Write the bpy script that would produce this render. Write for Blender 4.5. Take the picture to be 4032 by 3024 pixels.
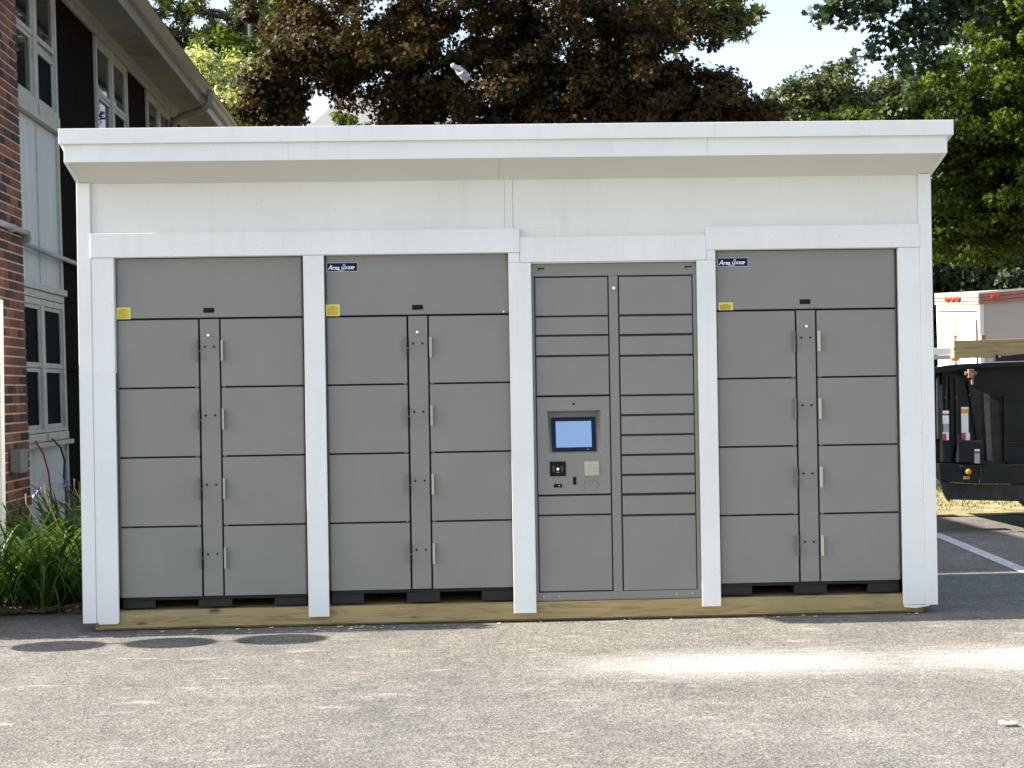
import bpy, bmesh, math, random
import numpy as np
from mathutils import Vector, Matrix, Euler

random.seed(7); RNG = np.random.default_rng(7)
R = math.radians
for o in list(bpy.data.objects):
    bpy.data.objects.remove(o)
SC = bpy.context.scene
COL = SC.collection

# ------------------------------------------------------------------ camera
F_PX, W_PX, H_PX = 6000.0, 4032.0, 3024.0
YAW, PITCH, ROLL = R(2.2), R(0.15), R(0.95)
CAM = Vector((-0.33, -8.69, 1.34))
FW = Vector((math.sin(YAW)*math.cos(PITCH), math.cos(YAW)*math.cos(PITCH), math.sin(PITCH)))
_r = Vector((math.cos(YAW), -math.sin(YAW), 0)); _u = _r.cross(FW)
RT = _r*math.cos(ROLL) - _u*math.sin(ROLL)
UP = _r*math.sin(ROLL) + _u*math.cos(ROLL)
cd = bpy.data.cameras.new('camera'); cam = bpy.data.objects.new('camera', cd); COL.objects.link(cam)
cam.matrix_world = Matrix(((RT.x, UP.x, -FW.x, CAM.x), (RT.y, UP.y, -FW.y, CAM.y), (RT.z, UP.z, -FW.z, CAM.z), (0, 0, 0, 1)))
cd.sensor_width = 36.0; cd.lens = F_PX/W_PX*36.0; cd.clip_end = 2000; cd.clip_start = 0.1
SC.camera = cam

def at(px, py, Y):
    """a point of the place seen at (px, py) of the photograph, standing Y metres behind the shed front"""
    d = FW + RT*((px-2016)/F_PX) - UP*((py-1512)/F_PX)
    return CAM + d*((Y-CAM.y)/d.y)

# ------------------------------------------------------------------ light
SUN_EL = 33.5
w = bpy.data.worlds.new('World'); SC.world = w; w.use_nodes = True
nt = w.node_tree; bg = nt.nodes['Background']
sky = nt.nodes.new('ShaderNodeTexSky'); sky.sky_type = 'NISHITA'; sky.sun_disc = False
sky.sun_elevation = R(SUN_EL); sky.sun_rotation = R(-90); sky.dust_density = 1.4; sky.air_density = 1.0; sky.ozone_density = 1.0
hs_ = nt.nodes.new('ShaderNodeHueSaturation'); hs_.inputs['Saturation'].default_value = 0.71
nt.links.new(sky.outputs[0], hs_.inputs['Color']); nt.links.new(hs_.outputs[0], bg.inputs[0]); bg.inputs[1].default_value = 0.118
ld = bpy.data.lights.new('sun', 'SUN'); ld.energy = 5.0; ld.angle = R(0.5); ld.color = (1.0, 0.92, 0.80)
sun = bpy.data.objects.new('sun', ld); COL.objects.link(sun)
sd = Vector((math.cos(R(SUN_EL)), 0.004, -math.sin(R(SUN_EL))))
sun.rotation_euler = sd.to_track_quat('-Z', 'Y').to_euler(); sun.location = (-30, 0, 20)
SC.view_settings.view_transform = 'Standard'; SC.view_settings.look = 'None'
SC.view_settings.exposure = 1.53; SC.view_settings.gamma = 1.0; SC.view_settings.use_curve_mapping = False
SC.render.engine = 'CYCLES'; SC.cycles.max_bounces = 7; SC.cycles.transparent_max_bounces = 6

# ------------------------------------------------------------------ materials
def new_mat(name):
    m = bpy.data.materials.new(name); m.use_nodes = True
    return m, m.node_tree, m.node_tree.nodes['Principled BSDF']

def mat(name, col, rough=0.6, metal=0.0, var=0.08, scale=6.0, bump=0.0, bscale=60.0, stretch=(1, 1, 1), col2=None, spec=0.5, coord='Object'):
    m, nt, p = new_mat(name); N = nt.nodes; L = nt.links
    tc = N.new('ShaderNodeTexCoord'); mp = N.new('ShaderNodeMapping'); mp.inputs['Scale'].default_value = stretch
    L.new(tc.outputs[coord], mp.inputs[0])
    nz = N.new('ShaderNodeTexNoise'); nz.inputs['Scale'].default_value = scale; nz.inputs['Detail'].default_value = 6
    nz.inputs['Roughness'].default_value = 0.6
    L.new(mp.outputs[0], nz.inputs[0])
    rp = N.new('ShaderNodeValToRGB')
    a = [max(0, c*(1-var)) for c in col]; b = [min(1, c*(1+var)) for c in (col2 or col)]
    rp.color_ramp.elements[0].position = 0.32; rp.color_ramp.elements[0].color = (*a, 1)
    rp.color_ramp.elements[1].position = 0.68; rp.color_ramp.elements[1].color = (*b, 1)
    L.new(nz.outputs[0], rp.inputs[0]); L.new(rp.outputs[0], p.inputs['Base Color'])
    p.inputs['Roughness'].default_value = rough; p.inputs['Metallic'].default_value = metal
    p.inputs['Specular IOR Level'].default_value = spec
    if bump:
        n2 = N.new('ShaderNodeTexNoise'); n2.inputs['Scale'].default_value = bscale; n2.inputs['Detail'].default_value = 4
        L.new(mp.outputs[0], n2.inputs[0])
        bp = N.new('ShaderNodeBump'); bp.inputs['Strength'].default_value = bump; bp.inputs['Distance'].default_value = 0.01
        L.new(n2.outputs[0], bp.inputs['Height']); L.new(bp.outputs[0], p.inputs['Normal'])
    return m

def wood_mat(name, c1, c2, c3, axis_stretch=(1.2, 14, 14)):
    m, nt, p = new_mat(name); N = nt.nodes; L = nt.links
    tc = N.new('ShaderNodeTexCoord'); mp = N.new('ShaderNodeMapping'); mp.inputs['Scale'].default_value = axis_stretch
    L.new(tc.outputs['Object'], mp.inputs[0])
    n1 = N.new('ShaderNodeTexNoise'); n1.inputs['Scale'].default_value = 2.2; n1.inputs['Detail'].default_value = 5; n1.inputs['Distortion'].default_value = 1.6
    L.new(mp.outputs[0], n1.inputs[0])
    wv = N.new('ShaderNodeMath'); wv.operation = 'MULTIPLY'; wv.inputs[1].default_value = 13; L.new(n1.outputs[0], wv.inputs[0])
    sn = N.new('ShaderNodeMath'); sn.operation = 'SINE'; L.new(wv.outputs[0], sn.inputs[0])
    rg = N.new('ShaderNodeMapRange'); rg.inputs[1].default_value = -1; rg.inputs[2].default_value = 1; L.new(sn.outputs[0], rg.inputs[0])
    rp = N.new('ShaderNodeValToRGB'); e = rp.color_ramp.elements
    e[0].position = 0.0; e[0].color = (*c2, 1); e[1].position = 0.5; e[1].color = (*c1, 1)
    L.new(rg.outputs[0], rp.inputs[0])
    # knots
    mp2 = N.new('ShaderNodeMapping'); mp2.inputs['Scale'].default_value = (2.2, 0, 7); L.new(tc.outputs['Object'], mp2.inputs[0])
    vo = N.new('ShaderNodeTexVoronoi'); vo.inputs['Scale'].default_value = 1.3; L.new(mp2.outputs[0], vo.inputs[0])
    r2 = N.new('ShaderNodeValToRGB'); r2.color_ramp.elements[0].position = 0.05; r2.color_ramp.elements[0].color = (1, 1, 1, 1)
    r2.color_ramp.elements[1].position = 0.13; r2.color_ramp.elements[1].color = (0, 0, 0, 1); L.new(vo.outputs['Distance'], r2.inputs[0])
    mx = N.new('ShaderNodeMixRGB'); L.new(r2.outputs[0], mx.inputs[0]); L.new(rp.outputs[0], mx.inputs[1]); mx.inputs[2].default_value = (*c3, 1)
    n3 = N.new('ShaderNodeTexNoise'); n3.inputs['Scale'].default_value = 3; n3.inputs['Detail'].default_value = 3; L.new(tc.outputs['Object'], n3.inputs[0])
    m2 = N.new('ShaderNodeMixRGB'); m2.blend_type = 'MULTIPLY'; m2.inputs[0].default_value = 0.5
    L.new(mx.outputs[0], m2.inputs[1]); L.new(n3.outputs[0], m2.inputs[2])
    br = N.new('ShaderNodeBrightContrast'); br.inputs['Bright'].default_value = 0.02; L.new(m2.outputs[0], br.inputs[0])
    L.new(br.outputs[0], p.inputs['Base Color']); p.inputs['Roughness'].default_value = 0.8
    bp = N.new('ShaderNodeBump'); bp.inputs['Strength'].default_value = 0.25; bp.inputs['Distance'].default_value = 0.004
    L.new(rg.outputs[0], bp.inputs['Height']); L.new(bp.outputs[0], p.inputs['Normal'])
    return m

def white_mat(name, col=(0.80, 0.80, 0.79), grime=0.10):
    """painted trim: slightly uneven paint, faint scuffs and vertical streaks"""
    m, nt, p = new_mat(name); N = nt.nodes; L = nt.links
    tc = N.new('ShaderNodeTexCoord')
    n1 = N.new('ShaderNodeTexNoise'); n1.inputs['Scale'].default_value = 1.7; n1.inputs['Detail'].default_value = 8; L.new(tc.outputs['Object'], n1.inputs[0])
    r1 = N.new('ShaderNodeValToRGB'); r1.color_ramp.elements[0].position = 0.3; r1.color_ramp.elements[1].position = 0.75
    r1.color_ramp.elements[0].color = (*[c*(1-grime) for c in col], 1); r1.color_ramp.elements[1].color = (*col, 1); L.new(n1.outputs[0], r1.inputs[0])
    n2 = N.new('ShaderNodeTexNoise'); n2.inputs['Scale'].default_value = 26; n2.inputs['Detail'].default_value = 3; L.new(tc.outputs['Object'], n2.inputs[0])
    r2 = N.new('ShaderNodeValToRGB'); r2.color_ramp.elements[0].position = 0.70; r2.color_ramp.elements[1].position = 0.80
    r2.color_ramp.elements[0].color = (0, 0, 0, 1); r2.color_ramp.elements[1].color = (0.35, 0.35, 0.35, 1); L.new(n2.outputs[0], r2.inputs[0])
    mx = N.new('ShaderNodeMixRGB'); mx.inputs[2].default_value = (0.52, 0.5, 0.46, 1); L.new(r2.outputs[0], mx.inputs[0]); L.new(r1.outputs[0], mx.inputs[1])
    L.new(mx.outputs[0], p.inputs['Base Color']); p.inputs['Roughness'].default_value = 0.55
    n3 = N.new('ShaderNodeTexNoise'); n3.inputs['Scale'].default_value = 140; L.new(tc.outputs['Object'], n3.inputs[0])
    bp = N.new('ShaderNodeBump'); bp.inputs['Strength'].default_value = 0.06; bp.inputs['Distance'].default_value = 0.003
    L.new(n3.outputs[0], bp.inputs['Height']); L.new(bp.outputs[0], p.inputs['Normal'])
    return m

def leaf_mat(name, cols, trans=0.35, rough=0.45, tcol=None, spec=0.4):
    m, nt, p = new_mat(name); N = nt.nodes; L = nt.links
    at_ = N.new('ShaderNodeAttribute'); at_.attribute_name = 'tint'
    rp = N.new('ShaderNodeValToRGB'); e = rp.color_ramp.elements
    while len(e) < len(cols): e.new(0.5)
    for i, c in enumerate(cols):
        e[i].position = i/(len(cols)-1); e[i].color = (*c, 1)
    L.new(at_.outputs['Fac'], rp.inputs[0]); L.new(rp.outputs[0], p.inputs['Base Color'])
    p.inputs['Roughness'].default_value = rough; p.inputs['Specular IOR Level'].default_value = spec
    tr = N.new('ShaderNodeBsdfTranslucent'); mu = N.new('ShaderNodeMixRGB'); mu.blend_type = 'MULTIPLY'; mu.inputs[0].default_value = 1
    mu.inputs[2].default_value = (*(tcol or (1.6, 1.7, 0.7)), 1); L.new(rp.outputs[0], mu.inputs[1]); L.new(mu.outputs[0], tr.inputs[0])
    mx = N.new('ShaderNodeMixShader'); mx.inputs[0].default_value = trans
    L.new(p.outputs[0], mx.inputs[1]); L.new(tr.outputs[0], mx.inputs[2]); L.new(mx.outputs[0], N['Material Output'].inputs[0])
    return m

def asphalt_mat():
    m, nt, p = new_mat('asphalt'); N = nt.nodes; L = nt.links
    g = N.new('ShaderNodeNewGeometry')
    def noise(s, d=4, r=0.6, vec=None):
        n = N.new('ShaderNodeTexNoise'); n.inputs['Scale'].default_value = s; n.inputs['Detail'].default_value = d; n.inputs['Roughness'].default_value = r
        L.new(vec or g.outputs['Position'], n.inputs[0]); return n
    def ramp(src, p0, c0, p1, c1):
        r = N.new('ShaderNodeValToRGB'); r.color_ramp.elements[0].position = p0; r.color_ramp.elements[0].color = (*c0, 1)
        r.color_ramp.elements[1].position = p1; r.color_ramp.elements[1].color = (*c1, 1); L.new(src, r.inputs[0]); return r
    def mix(f, a, b, mode='MIX'):
        x = N.new('ShaderNodeMixRGB'); x.blend_type = mode
        if isinstance(f, float): x.inputs[0].default_value = f
        else: L.new(f, x.inputs[0])
        for i, s in ((1, a), (2, b)):
            if isinstance(s, tuple): x.inputs[i].default_value = (*s, 1)
            else: L.new(s, x.inputs[i])
        return x
    base = ramp(noise(0.9, 6).outputs[0], 0.3, (0.160, 0.156, 0.148), 0.7, (0.228, 0.220, 0.205))
    v = N.new('ShaderNodeTexVoronoi'); v.inputs['Scale'].default_value = 85; L.new(g.outputs['Position'], v.inputs[0])
    spk = ramp(v.outputs['Color'], 0.15, (0.62, 0.62, 0.64), 0.9, (1.38, 1.34, 1.28))
    a = mix(0.85, base.outputs[0], spk.outputs[0], 'MULTIPLY')
    v2 = N.new('ShaderNodeTexVoronoi'); v2.inputs['Scale'].default_value = 60; v2.feature = 'DISTANCE_TO_EDGE'; L.new(g.outputs['Position'], v2.inputs[0])
    ed = ramp(v2.outputs['Distance'], 0.0, (0.62, 0.62, 0.63), 0.12, (1.06, 1.05, 1.04))
    a = mix(0.8, a.outputs[0], ed.outputs[0], 'MULTIPLY')
    med = ramp(noise(16, 5, 0.7).outputs[0], 0.35, (0.82, 0.82, 0.83), 0.65, (1.18, 1.17, 1.15))
    a = mix(0.9, a.outputs[0], med.outputs[0], 'MULTIPLY')
    pt = ramp(noise(3.6, 4, 0.62).outputs[0], 0.34, (0.90, 0.905, 0.91), 0.66, (1.08, 1.075, 1.06))
    a = mix(0.9, a.outputs[0], pt.outputs[0], 'MULTIPLY')
    hu = ramp(noise(0.55, 3, 0.5).outputs[0], 0.36, (0.98, 1.0, 1.01), 0.64, (1.025, 1.0, 0.965))
    a = mix(0.9, a.outputs[0], hu.outputs[0], 'MULTIPLY')
    # worn pale scrapes stretched along X
    mp = N.new('ShaderNodeMapping'); mp.inputs['Scale'].default_value = (1.7, 5.0, 1); mp.inputs['Rotation'].default_value = (0, 0, R(-4)); L.new(g.outputs['Position'], mp.inputs[0])
    sc = ramp(noise(1.5, 8, 0.72, mp.outputs[0]).outputs[0], 0.575, (0, 0, 0), 0.72, (0.9, 0.9, 0.9))
    a = mix(sc.outputs[0], a.outputs[0], (0.42, 0.40, 0.37))
    # long bright streak of reflected sunlight painted into the paving colour
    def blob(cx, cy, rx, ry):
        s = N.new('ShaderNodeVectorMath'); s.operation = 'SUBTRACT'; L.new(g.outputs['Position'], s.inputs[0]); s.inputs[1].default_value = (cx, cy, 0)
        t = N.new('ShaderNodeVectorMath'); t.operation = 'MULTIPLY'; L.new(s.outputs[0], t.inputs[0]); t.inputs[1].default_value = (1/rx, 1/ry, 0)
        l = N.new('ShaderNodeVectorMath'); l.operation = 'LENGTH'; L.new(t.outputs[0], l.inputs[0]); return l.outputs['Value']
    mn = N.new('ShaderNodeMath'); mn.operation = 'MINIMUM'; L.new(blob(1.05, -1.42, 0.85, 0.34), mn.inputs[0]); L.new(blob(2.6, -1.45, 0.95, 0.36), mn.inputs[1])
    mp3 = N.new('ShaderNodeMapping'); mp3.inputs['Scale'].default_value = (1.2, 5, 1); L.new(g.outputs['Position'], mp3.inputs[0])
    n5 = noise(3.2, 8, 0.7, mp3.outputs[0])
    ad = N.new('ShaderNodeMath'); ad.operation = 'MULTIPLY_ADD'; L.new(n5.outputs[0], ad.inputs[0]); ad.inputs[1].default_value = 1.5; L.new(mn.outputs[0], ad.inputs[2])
    glare = ramp(ad.outputs[0], 0.72, (0.93, 0.93, 0.93), 0.98, (0, 0, 0))
    glare.color_ramp.interpolation = 'EASE'
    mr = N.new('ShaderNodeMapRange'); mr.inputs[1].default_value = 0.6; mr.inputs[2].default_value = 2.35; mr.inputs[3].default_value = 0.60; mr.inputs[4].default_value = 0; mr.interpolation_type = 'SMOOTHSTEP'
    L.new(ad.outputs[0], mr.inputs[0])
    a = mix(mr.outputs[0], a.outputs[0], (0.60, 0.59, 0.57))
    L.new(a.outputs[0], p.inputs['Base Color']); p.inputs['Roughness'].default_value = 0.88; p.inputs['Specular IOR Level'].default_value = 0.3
    nb = noise(150, 3, 0.6); bp = N.new('ShaderNodeBump'); bp.inputs['Strength'].default_value = 0.55; bp.inputs['Distance'].default_value = 0.006
    L.new(nb.outputs[0], bp.inputs['Height'])
    b2 = N.new('ShaderNodeBump'); b2.inputs['Strength'].default_value = 0.5; b2.inputs['Distance'].default_value = 0.006; L.new(v.outputs['Distance'], b2.inputs['Height']); L.new(bp.outputs[0], b2.inputs['Normal'])
    L.new(b2.outputs[0], p.inputs['Normal'])
    return m

def glass_mat(name, col=(0.015, 0.018, 0.02), rough=0.03):
    m, nt, p = new_mat(name); N = nt.nodes; L = nt.links
    p.inputs['Base Color'].default_value = (*col, 1); p.inputs['Roughness'].default_value = rough
    p.inputs['Specular IOR Level'].default_value = 0.45; p.inputs['IOR'].default_value = 1.45
    tc = N.new('ShaderNodeTexCoord'); n = N.new('ShaderNodeTexNoise'); n.inputs['Scale'].default_value = 1.5; L.new(tc.outputs['Object'], n.inputs[0])
    bp = N.new('ShaderNodeBump'); bp.inputs['Strength'].default_value = 0.08; bp.inputs['Distance'].default_value = 0.02; L.new(n.outputs[0], bp.inputs['Height']); L.new(bp.outputs[0], p.inputs['Normal'])
    return m

def emit_mat(name, col, s):
    m, nt, p = new_mat(name)
    p.inputs['Base Color'].default_value = (*[c*0.1 for c in col], 1); p.inputs['Emission Color'].default_value = (*col, 1)
    p.inputs['Emission Strength'].default_value = s; p.inputs['Roughness'].default_value = 0.25
    return m

M = dict(
    white=white_mat('white_trim_paint', (0.835, 0.84, 0.815)),
    cream=white_mat('white_wall_paint', (0.795, 0.795, 0.745), 0.08),
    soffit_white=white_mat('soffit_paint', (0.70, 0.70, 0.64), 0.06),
    locker=mat('grey_powder_coat', (0.222, 0.219, 0.196), 0.45, var=0.035, scale=3, bump=0.06, bscale=500),
    gap=mat('locker_inside', (0.012, 0.012, 0.014), 0.8),
    skid=mat('black_skid_steel', (0.006, 0.0065, 0.008), 0.6, var=0.4, scale=9),
    steel=mat('brushed_steel', (0.55, 0.53, 0.48), 0.28, metal=0.9, var=0.05),
    handle=mat('sunlit_handle_metal', (0.48, 0.48, 0.43), 0.4, metal=0.3, var=0.05),  # paler than the left pulls: sunlight on right-hand handles put into the colour
    chrome=mat('chrome', (0.85, 0.85, 0.85), 0.15, metal=1.0, var=0.02),
    black=mat('black_plastic', (0.004, 0.004, 0.005), 0.55, var=0.2, spec=0.2),
    bezel=mat('screen_bezel', (0.006, 0.011, 0.03), 0.45, var=0.1, spec=0.2),
    navy=mat('navy_plate', (0.002, 0.002, 0.045), 0.5, var=0.05, spec=0.2),
    plate=mat('plate_rim', (0.38, 0.39, 0.45), 0.35, var=0.05),
    ink=mat('white_lettering', (0.85, 0.85, 0.83), 0.4, var=0.02),
    yellow=mat('yellow_sticker', (0.74, 0.60, 0.06), 0.5, var=0.04),
    yellow_rim=mat('pale_yellow_sticker_edge', (0.78, 0.74, 0.26), 0.5, var=0.03),
    ochre=mat('sticker_print', (0.52, 0.33, 0.03), 0.5, var=0.15, scale=120),
    screen=emit_mat('lit_touch_screen', (0.23, 0.37, 0.66), 0.33),
    led=emit_mat('reader_light', (1, 1, 1), 0.9),
    keypad=mat('metal_keypad', (0.47, 0.45, 0.41), 0.35, metal=0.3, var=0.1, scale=60),
    lumber=wood_mat('treated_pine', (0.46, 0.345, 0.145), (0.34, 0.235, 0.085), (0.10, 0.05, 0.02)),
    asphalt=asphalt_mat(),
    line=mat('worn_white_line_paint', (0.55, 0.56, 0.56), 0.8, var=0.25, scale=14, bump=0.3, bscale=90),
    mortar=mat('mortar', (0.46, 0.37, 0.28), 0.9, var=0.2, scale=20, bump=0.4),
    grime_white=mat('weathered_white_paint', (0.50, 0.515, 0.50), 0.6, var=0.17, scale=3, stretch=(1, 7, 0.5), bump=0.05),
    winframe=mat('window_frame_paint', (0.40, 0.39, 0.355), 0.5, var=0.14, scale=8),
    dark=mat('dark_brown_siding', (0.0060, 0.0030, 0.0032), 0.9, var=0.25, scale=5, stretch=(1, 12, 1), bump=0.1, spec=0.04),
    glass=glass_mat('window_glass'),
    screenmesh=mat('insect_screen', (0.004, 0.006, 0.009), 0.8, var=0.2, spec=0.05),
    soffit=mat('building_soffit', (0.36, 0.345, 0.32), 0.6, var=0.1, scale=3),
    gutter=mat('beige_gutter_metal', (0.19, 0.175, 0.135), 0.45, var=0.08, scale=4),
    shingle=mat('roof_shingle', (0.16, 0.15, 0.15), 0.9, var=0.3, scale=25, bump=0.4),
    conduit=mat('grey_conduit', (0.30, 0.31, 0.31), 0.45, metal=0.2, var=0.1),
    redc=mat('red_cable', (0.28, 0.012, 0.015), 0.5),
    blackc=mat('black_cable', (0.02, 0.02, 0.022), 0.5),
    mulch=mat('bark_mulch', (0.055, 0.034, 0.022), 0.95, var=0.5, scale=30, bump=0.8, bscale=50),
    chip=mat('bark_chips', (0.20, 0.13, 0.085), 0.9, var=0.5, scale=8),
    bark=mat('tree_bark', (0.04, 0.032, 0.026), 0.9, var=0.35, scale=12, bump=0.5, stretch=(3, 3, 0.6)),
    bag=mat('white_plastic_bag', (0.33, 0.32, 0.335), 0.35, var=0.08),
    trailer=mat('black_trailer_paint', (0.002, 0.003, 0.0035), 0.5, var=0.5, scale=5, col2=(0.007, 0.0085, 0.009), spec=0.3, bump=0.15, bscale=14),
    trailer2=mat('dusty_trailer_paint', (0.008, 0.0085, 0.0085), 0.65, var=0.6, scale=9, col2=(0.024, 0.022, 0.019), bump=0.2, bscale=30),
    rib=mat('scuffed_bare_rib', (0.075, 0.072, 0.064), 0.5, var=0.4, scale=14),
    rust=mat('rusty_hinge', (0.26, 0.16, 0.10), 0.7, var=0.4, scale=30),
    rubber=mat('tyre_rubber', (0.012, 0.012, 0.013), 0.85, var=0.3),
    vanwhite=mat('van_white_paint', (0.78, 0.78, 0.77), 0.35, var=0.03),
    vanshade=mat('shaded_van_white', (0.46, 0.44, 0.48), 0.4, var=0.03),  # lilac-grey copy of the van white, the side's shade put into its colour
    alu=mat('ribbed_aluminium', (0.42, 0.40, 0.36), 0.4, metal=0.4, var=0.15),
    pinkrail=mat('faded_red_rail', (0.36, 0.17, 0.15), 0.5, var=0.15),
    redlamp=mat('red_lamp_lens', (0.55, 0.03, 0.025), 0.2, var=0.1),
    amber=mat('amber_lamp_lens', (0.75, 0.25, 0.02), 0.2, var=0.15, scale=40),
    orange=mat('orange_reflector', (0.85, 0.33, 0.03), 0.3, var=0.05),
    reflw=mat('white_reflector', (0.85, 0.85, 0.83), 0.3, var=0.03),
    reflr=mat('red_reflector', (0.55, 0.03, 0.04), 0.3, var=0.05),
    soil=mat('dry_verge_soil', (0.26, 0.20, 0.12), 0.95, var=0.35, scale=4, col2=(0.30, 0.27, 0.12), bump=0.5),
    houseroof=mat('pale_roof_shingles', (0.20, 0.20, 0.198), 0.85, var=0.14, scale=9, stretch=(1, 4, 4)),
    housewall=mat('pale_house_siding', (0.62, 0.60, 0.55), 0.7, var=0.05),
    blade=leaf_mat('strap_leaf', [(0.018, 0.042, 0.008), (0.045, 0.092, 0.018), (0.11, 0.17, 0.035)], 0.32),
    petal=mat('violet_petal', (0.13, 0.08, 0.30), 0.5, var=0.2, scale=30),
    stalk=mat('dry_flower_stalk', (0.30, 0.20, 0.09), 0.7, var=0.2),
    grass=leaf_mat('verge_grass', [(0.08, 0.11, 0.02), (0.17, 0.19, 0.05), (0.28, 0.24, 0.09)], 0.3),
    copper=leaf_mat('copper_maple_leaf', [(0.018, 0.013, 0.006), (0.038, 0.028, 0.010), (0.078, 0.060, 0.019), (0.074, 0.046, 0.020)], 0.26, 0.5, (1.7, 1.3, 0.35), 0.12),
    green=leaf_mat('maple_leaf', [(0.018, 0.038, 0.004), (0.048, 0.082, 0.008), (0.12, 0.165, 0.014)], 0.40, tcol=(1.9, 1.7, 0.3), spec=0.25),
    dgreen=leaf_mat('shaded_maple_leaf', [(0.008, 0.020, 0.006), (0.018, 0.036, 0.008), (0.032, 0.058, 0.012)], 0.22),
    mgreen=leaf_mat('oak_leaf', [(0.035, 0.047, 0.014), (0.06, 0.075, 0.02), (0.10, 0.11, 0.035)], 0.3),
    lime=leaf_mat('pale_flowering_leaf', [(0.05, 0.09, 0.02), (0.11, 0.16, 0.04), (0.36, 0.36, 0.16), (0.68, 0.66, 0.42), (0.72, 0.70, 0.48)], 0.4),
    pine=leaf_mat('pine_needle', [(0.020, 0.036, 0.012), (0.06, 0.08, 0.022), (0.13, 0.14, 0.04)], 0.2),
    hedge=leaf_mat('shadow_hedge_leaf', [(0.015, 0.04, 0.012), (0.04, 0.08, 0.02)], 0.2),
    pot=mat('terracotta_pot', (0.35, 0.16, 0.09), 0.8),
    paper=mat('white_paper_scrap', (0.8, 0.8, 0.78), 0.7),
    shaving=mat('pale_wood_shaving', (0.62, 0.5, 0.3), 0.8),
    twig=mat('dead_leaf', (0.07, 0.04, 0.03), 0.8),
)
for i, c in enumerate([(0.155, 0.050, 0.030), (0.11, 0.040, 0.027), (0.045, 0.022, 0.020), (0.19, 0.075, 0.040), (0.020, 0.014, 0.016)]):
    M['brick%d' % i] = mat('brick_clay', c, 0.85, var=0.25, scale=40, bump=0.35)

def weather_locker(m):
    nt = m.node_tree; N = nt.nodes; L = nt.links; p = N['Principled BSDF']
    g = N.new('ShaderNodeNewGeometry')
    n = N.new('ShaderNodeTexNoise'); n.inputs['Scale'].default_value = 1.6; n.inputs['Detail'].default_value = 2; L.new(g.outputs['Position'], n.inputs[0])
    old = p.inputs['Normal'].links[0].from_node
    b = N.new('ShaderNodeBump'); b.inputs['Strength'].default_value = 0.35; b.inputs['Distance'].default_value = 0.012
    L.new(n.outputs[0], b.inputs['Height']); L.new(old.outputs[0], b.inputs['Normal']); L.new(b.outputs[0], p.inputs['Normal'])
    n2 = N.new('ShaderNodeTexNoise'); n2.inputs['Scale'].default_value = 5; n2.inputs['Detail'].default_value = 8; n2.inputs['Roughness'].default_value = 0.7; L.new(g.outputs['Position'], n2.inputs[0])
    r = N.new('ShaderNodeMapRange'); r.inputs[1].default_value = 0.3; r.inputs[2].default_value = 0.7; r.inputs[3].default_value = 0.30; r.inputs[4].default_value = 0.52
    L.new(n2.outputs[0], r.inputs[0]); L.new(r.outputs[0], p.inputs['Roughness'])
    # dust film towards the bottom and faint smudges
    n3 = N.new('ShaderNodeTexNoise'); n3.inputs['Scale'].default_value = 9; n3.inputs['Detail'].default_value = 6
    mp = N.new('ShaderNodeMapping'); mp.inputs['Scale'].default_value = (1, 1, 0.35); L.new(g.outputs['Position'], mp.inputs[0]); L.new(mp.outputs[0], n3.inputs[0])
    r3 = N.new('ShaderNodeMapRange'); r3.inputs[1].default_value = 0.55; r3.inputs[2].default_value = 0.8; r3.inputs[4].default_value = 0.12; L.new(n3.outputs[0], r3.inputs[0])
    src = p.inputs['Base Color'].links[0].from_socket
    mx = N.new('ShaderNodeMixRGB'); mx.inputs[2].default_value = (0.34, 0.33, 0.29, 1); L.new(r3.outputs[0], mx.inputs[0]); L.new(src, mx.inputs[1]); L.new(mx.outputs[0], p.inputs['Base Color'])
weather_locker(M['locker'])
def streaks(m):
    nt = m.node_tree; N = nt.nodes; L = nt.links; p = N['Principled BSDF']
    g = N.new('ShaderNodeNewGeometry'); mp = N.new('ShaderNodeMapping'); mp.inputs['Scale'].default_value = (9, 9, 0.8); L.new(g.outputs['Position'], mp.inputs[0])
    n = N.new('ShaderNodeTexNoise'); n.inputs['Scale'].default_value = 1.6; n.inputs['Detail'].default_value = 7; n.inputs['Roughness'].default_value = 0.65; L.new(mp.outputs[0], n.inputs[0])
    r = N.new('ShaderNodeMapRange'); r.inputs[1].default_value = 0.52; r.inputs[2].default_value = 0.8; r.inputs[4].default_value = 0.30; L.new(n.outputs[0], r.inputs[0])
    src = p.inputs['Base Color'].links[0].from_socket
    mx = N.new('ShaderNodeMixRGB'); mx.inputs[2].default_value = (0.58, 0.56, 0.50, 1); L.new(r.outputs[0], mx.inputs[0]); L.new(src, mx.inputs[1]); L.new(mx.outputs[0], p.inputs['Base Color'])
streaks(M['white']); streaks(M['cream'])
M['kgap'] = mat('kiosk_inside', (0.035, 0.036, 0.036), 0.8)

# ------------------------------------------------------------------ helpers
ORG = {}
def org(o):
    return ORG.get(o.name, Vector((0, 0, 0))) if o else Vector((0, 0, 0))

def tag(o, label=None, cat=None, group=None, kind=None):
    if label: o['label'] = label
    if cat: o['category'] = cat
    if group: o['group'] = group
    if kind: o['kind'] = kind
    return o

def thing(name, label, cat, loc=(0, 0, 0), group=None):
    o = bpy.data.objects.new(name, None); COL.objects.link(o); o.location = loc; o.empty_display_size = 0.1
    ORG[o.name] = Vector(loc)
    return tag(o, label, cat, group)

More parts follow.
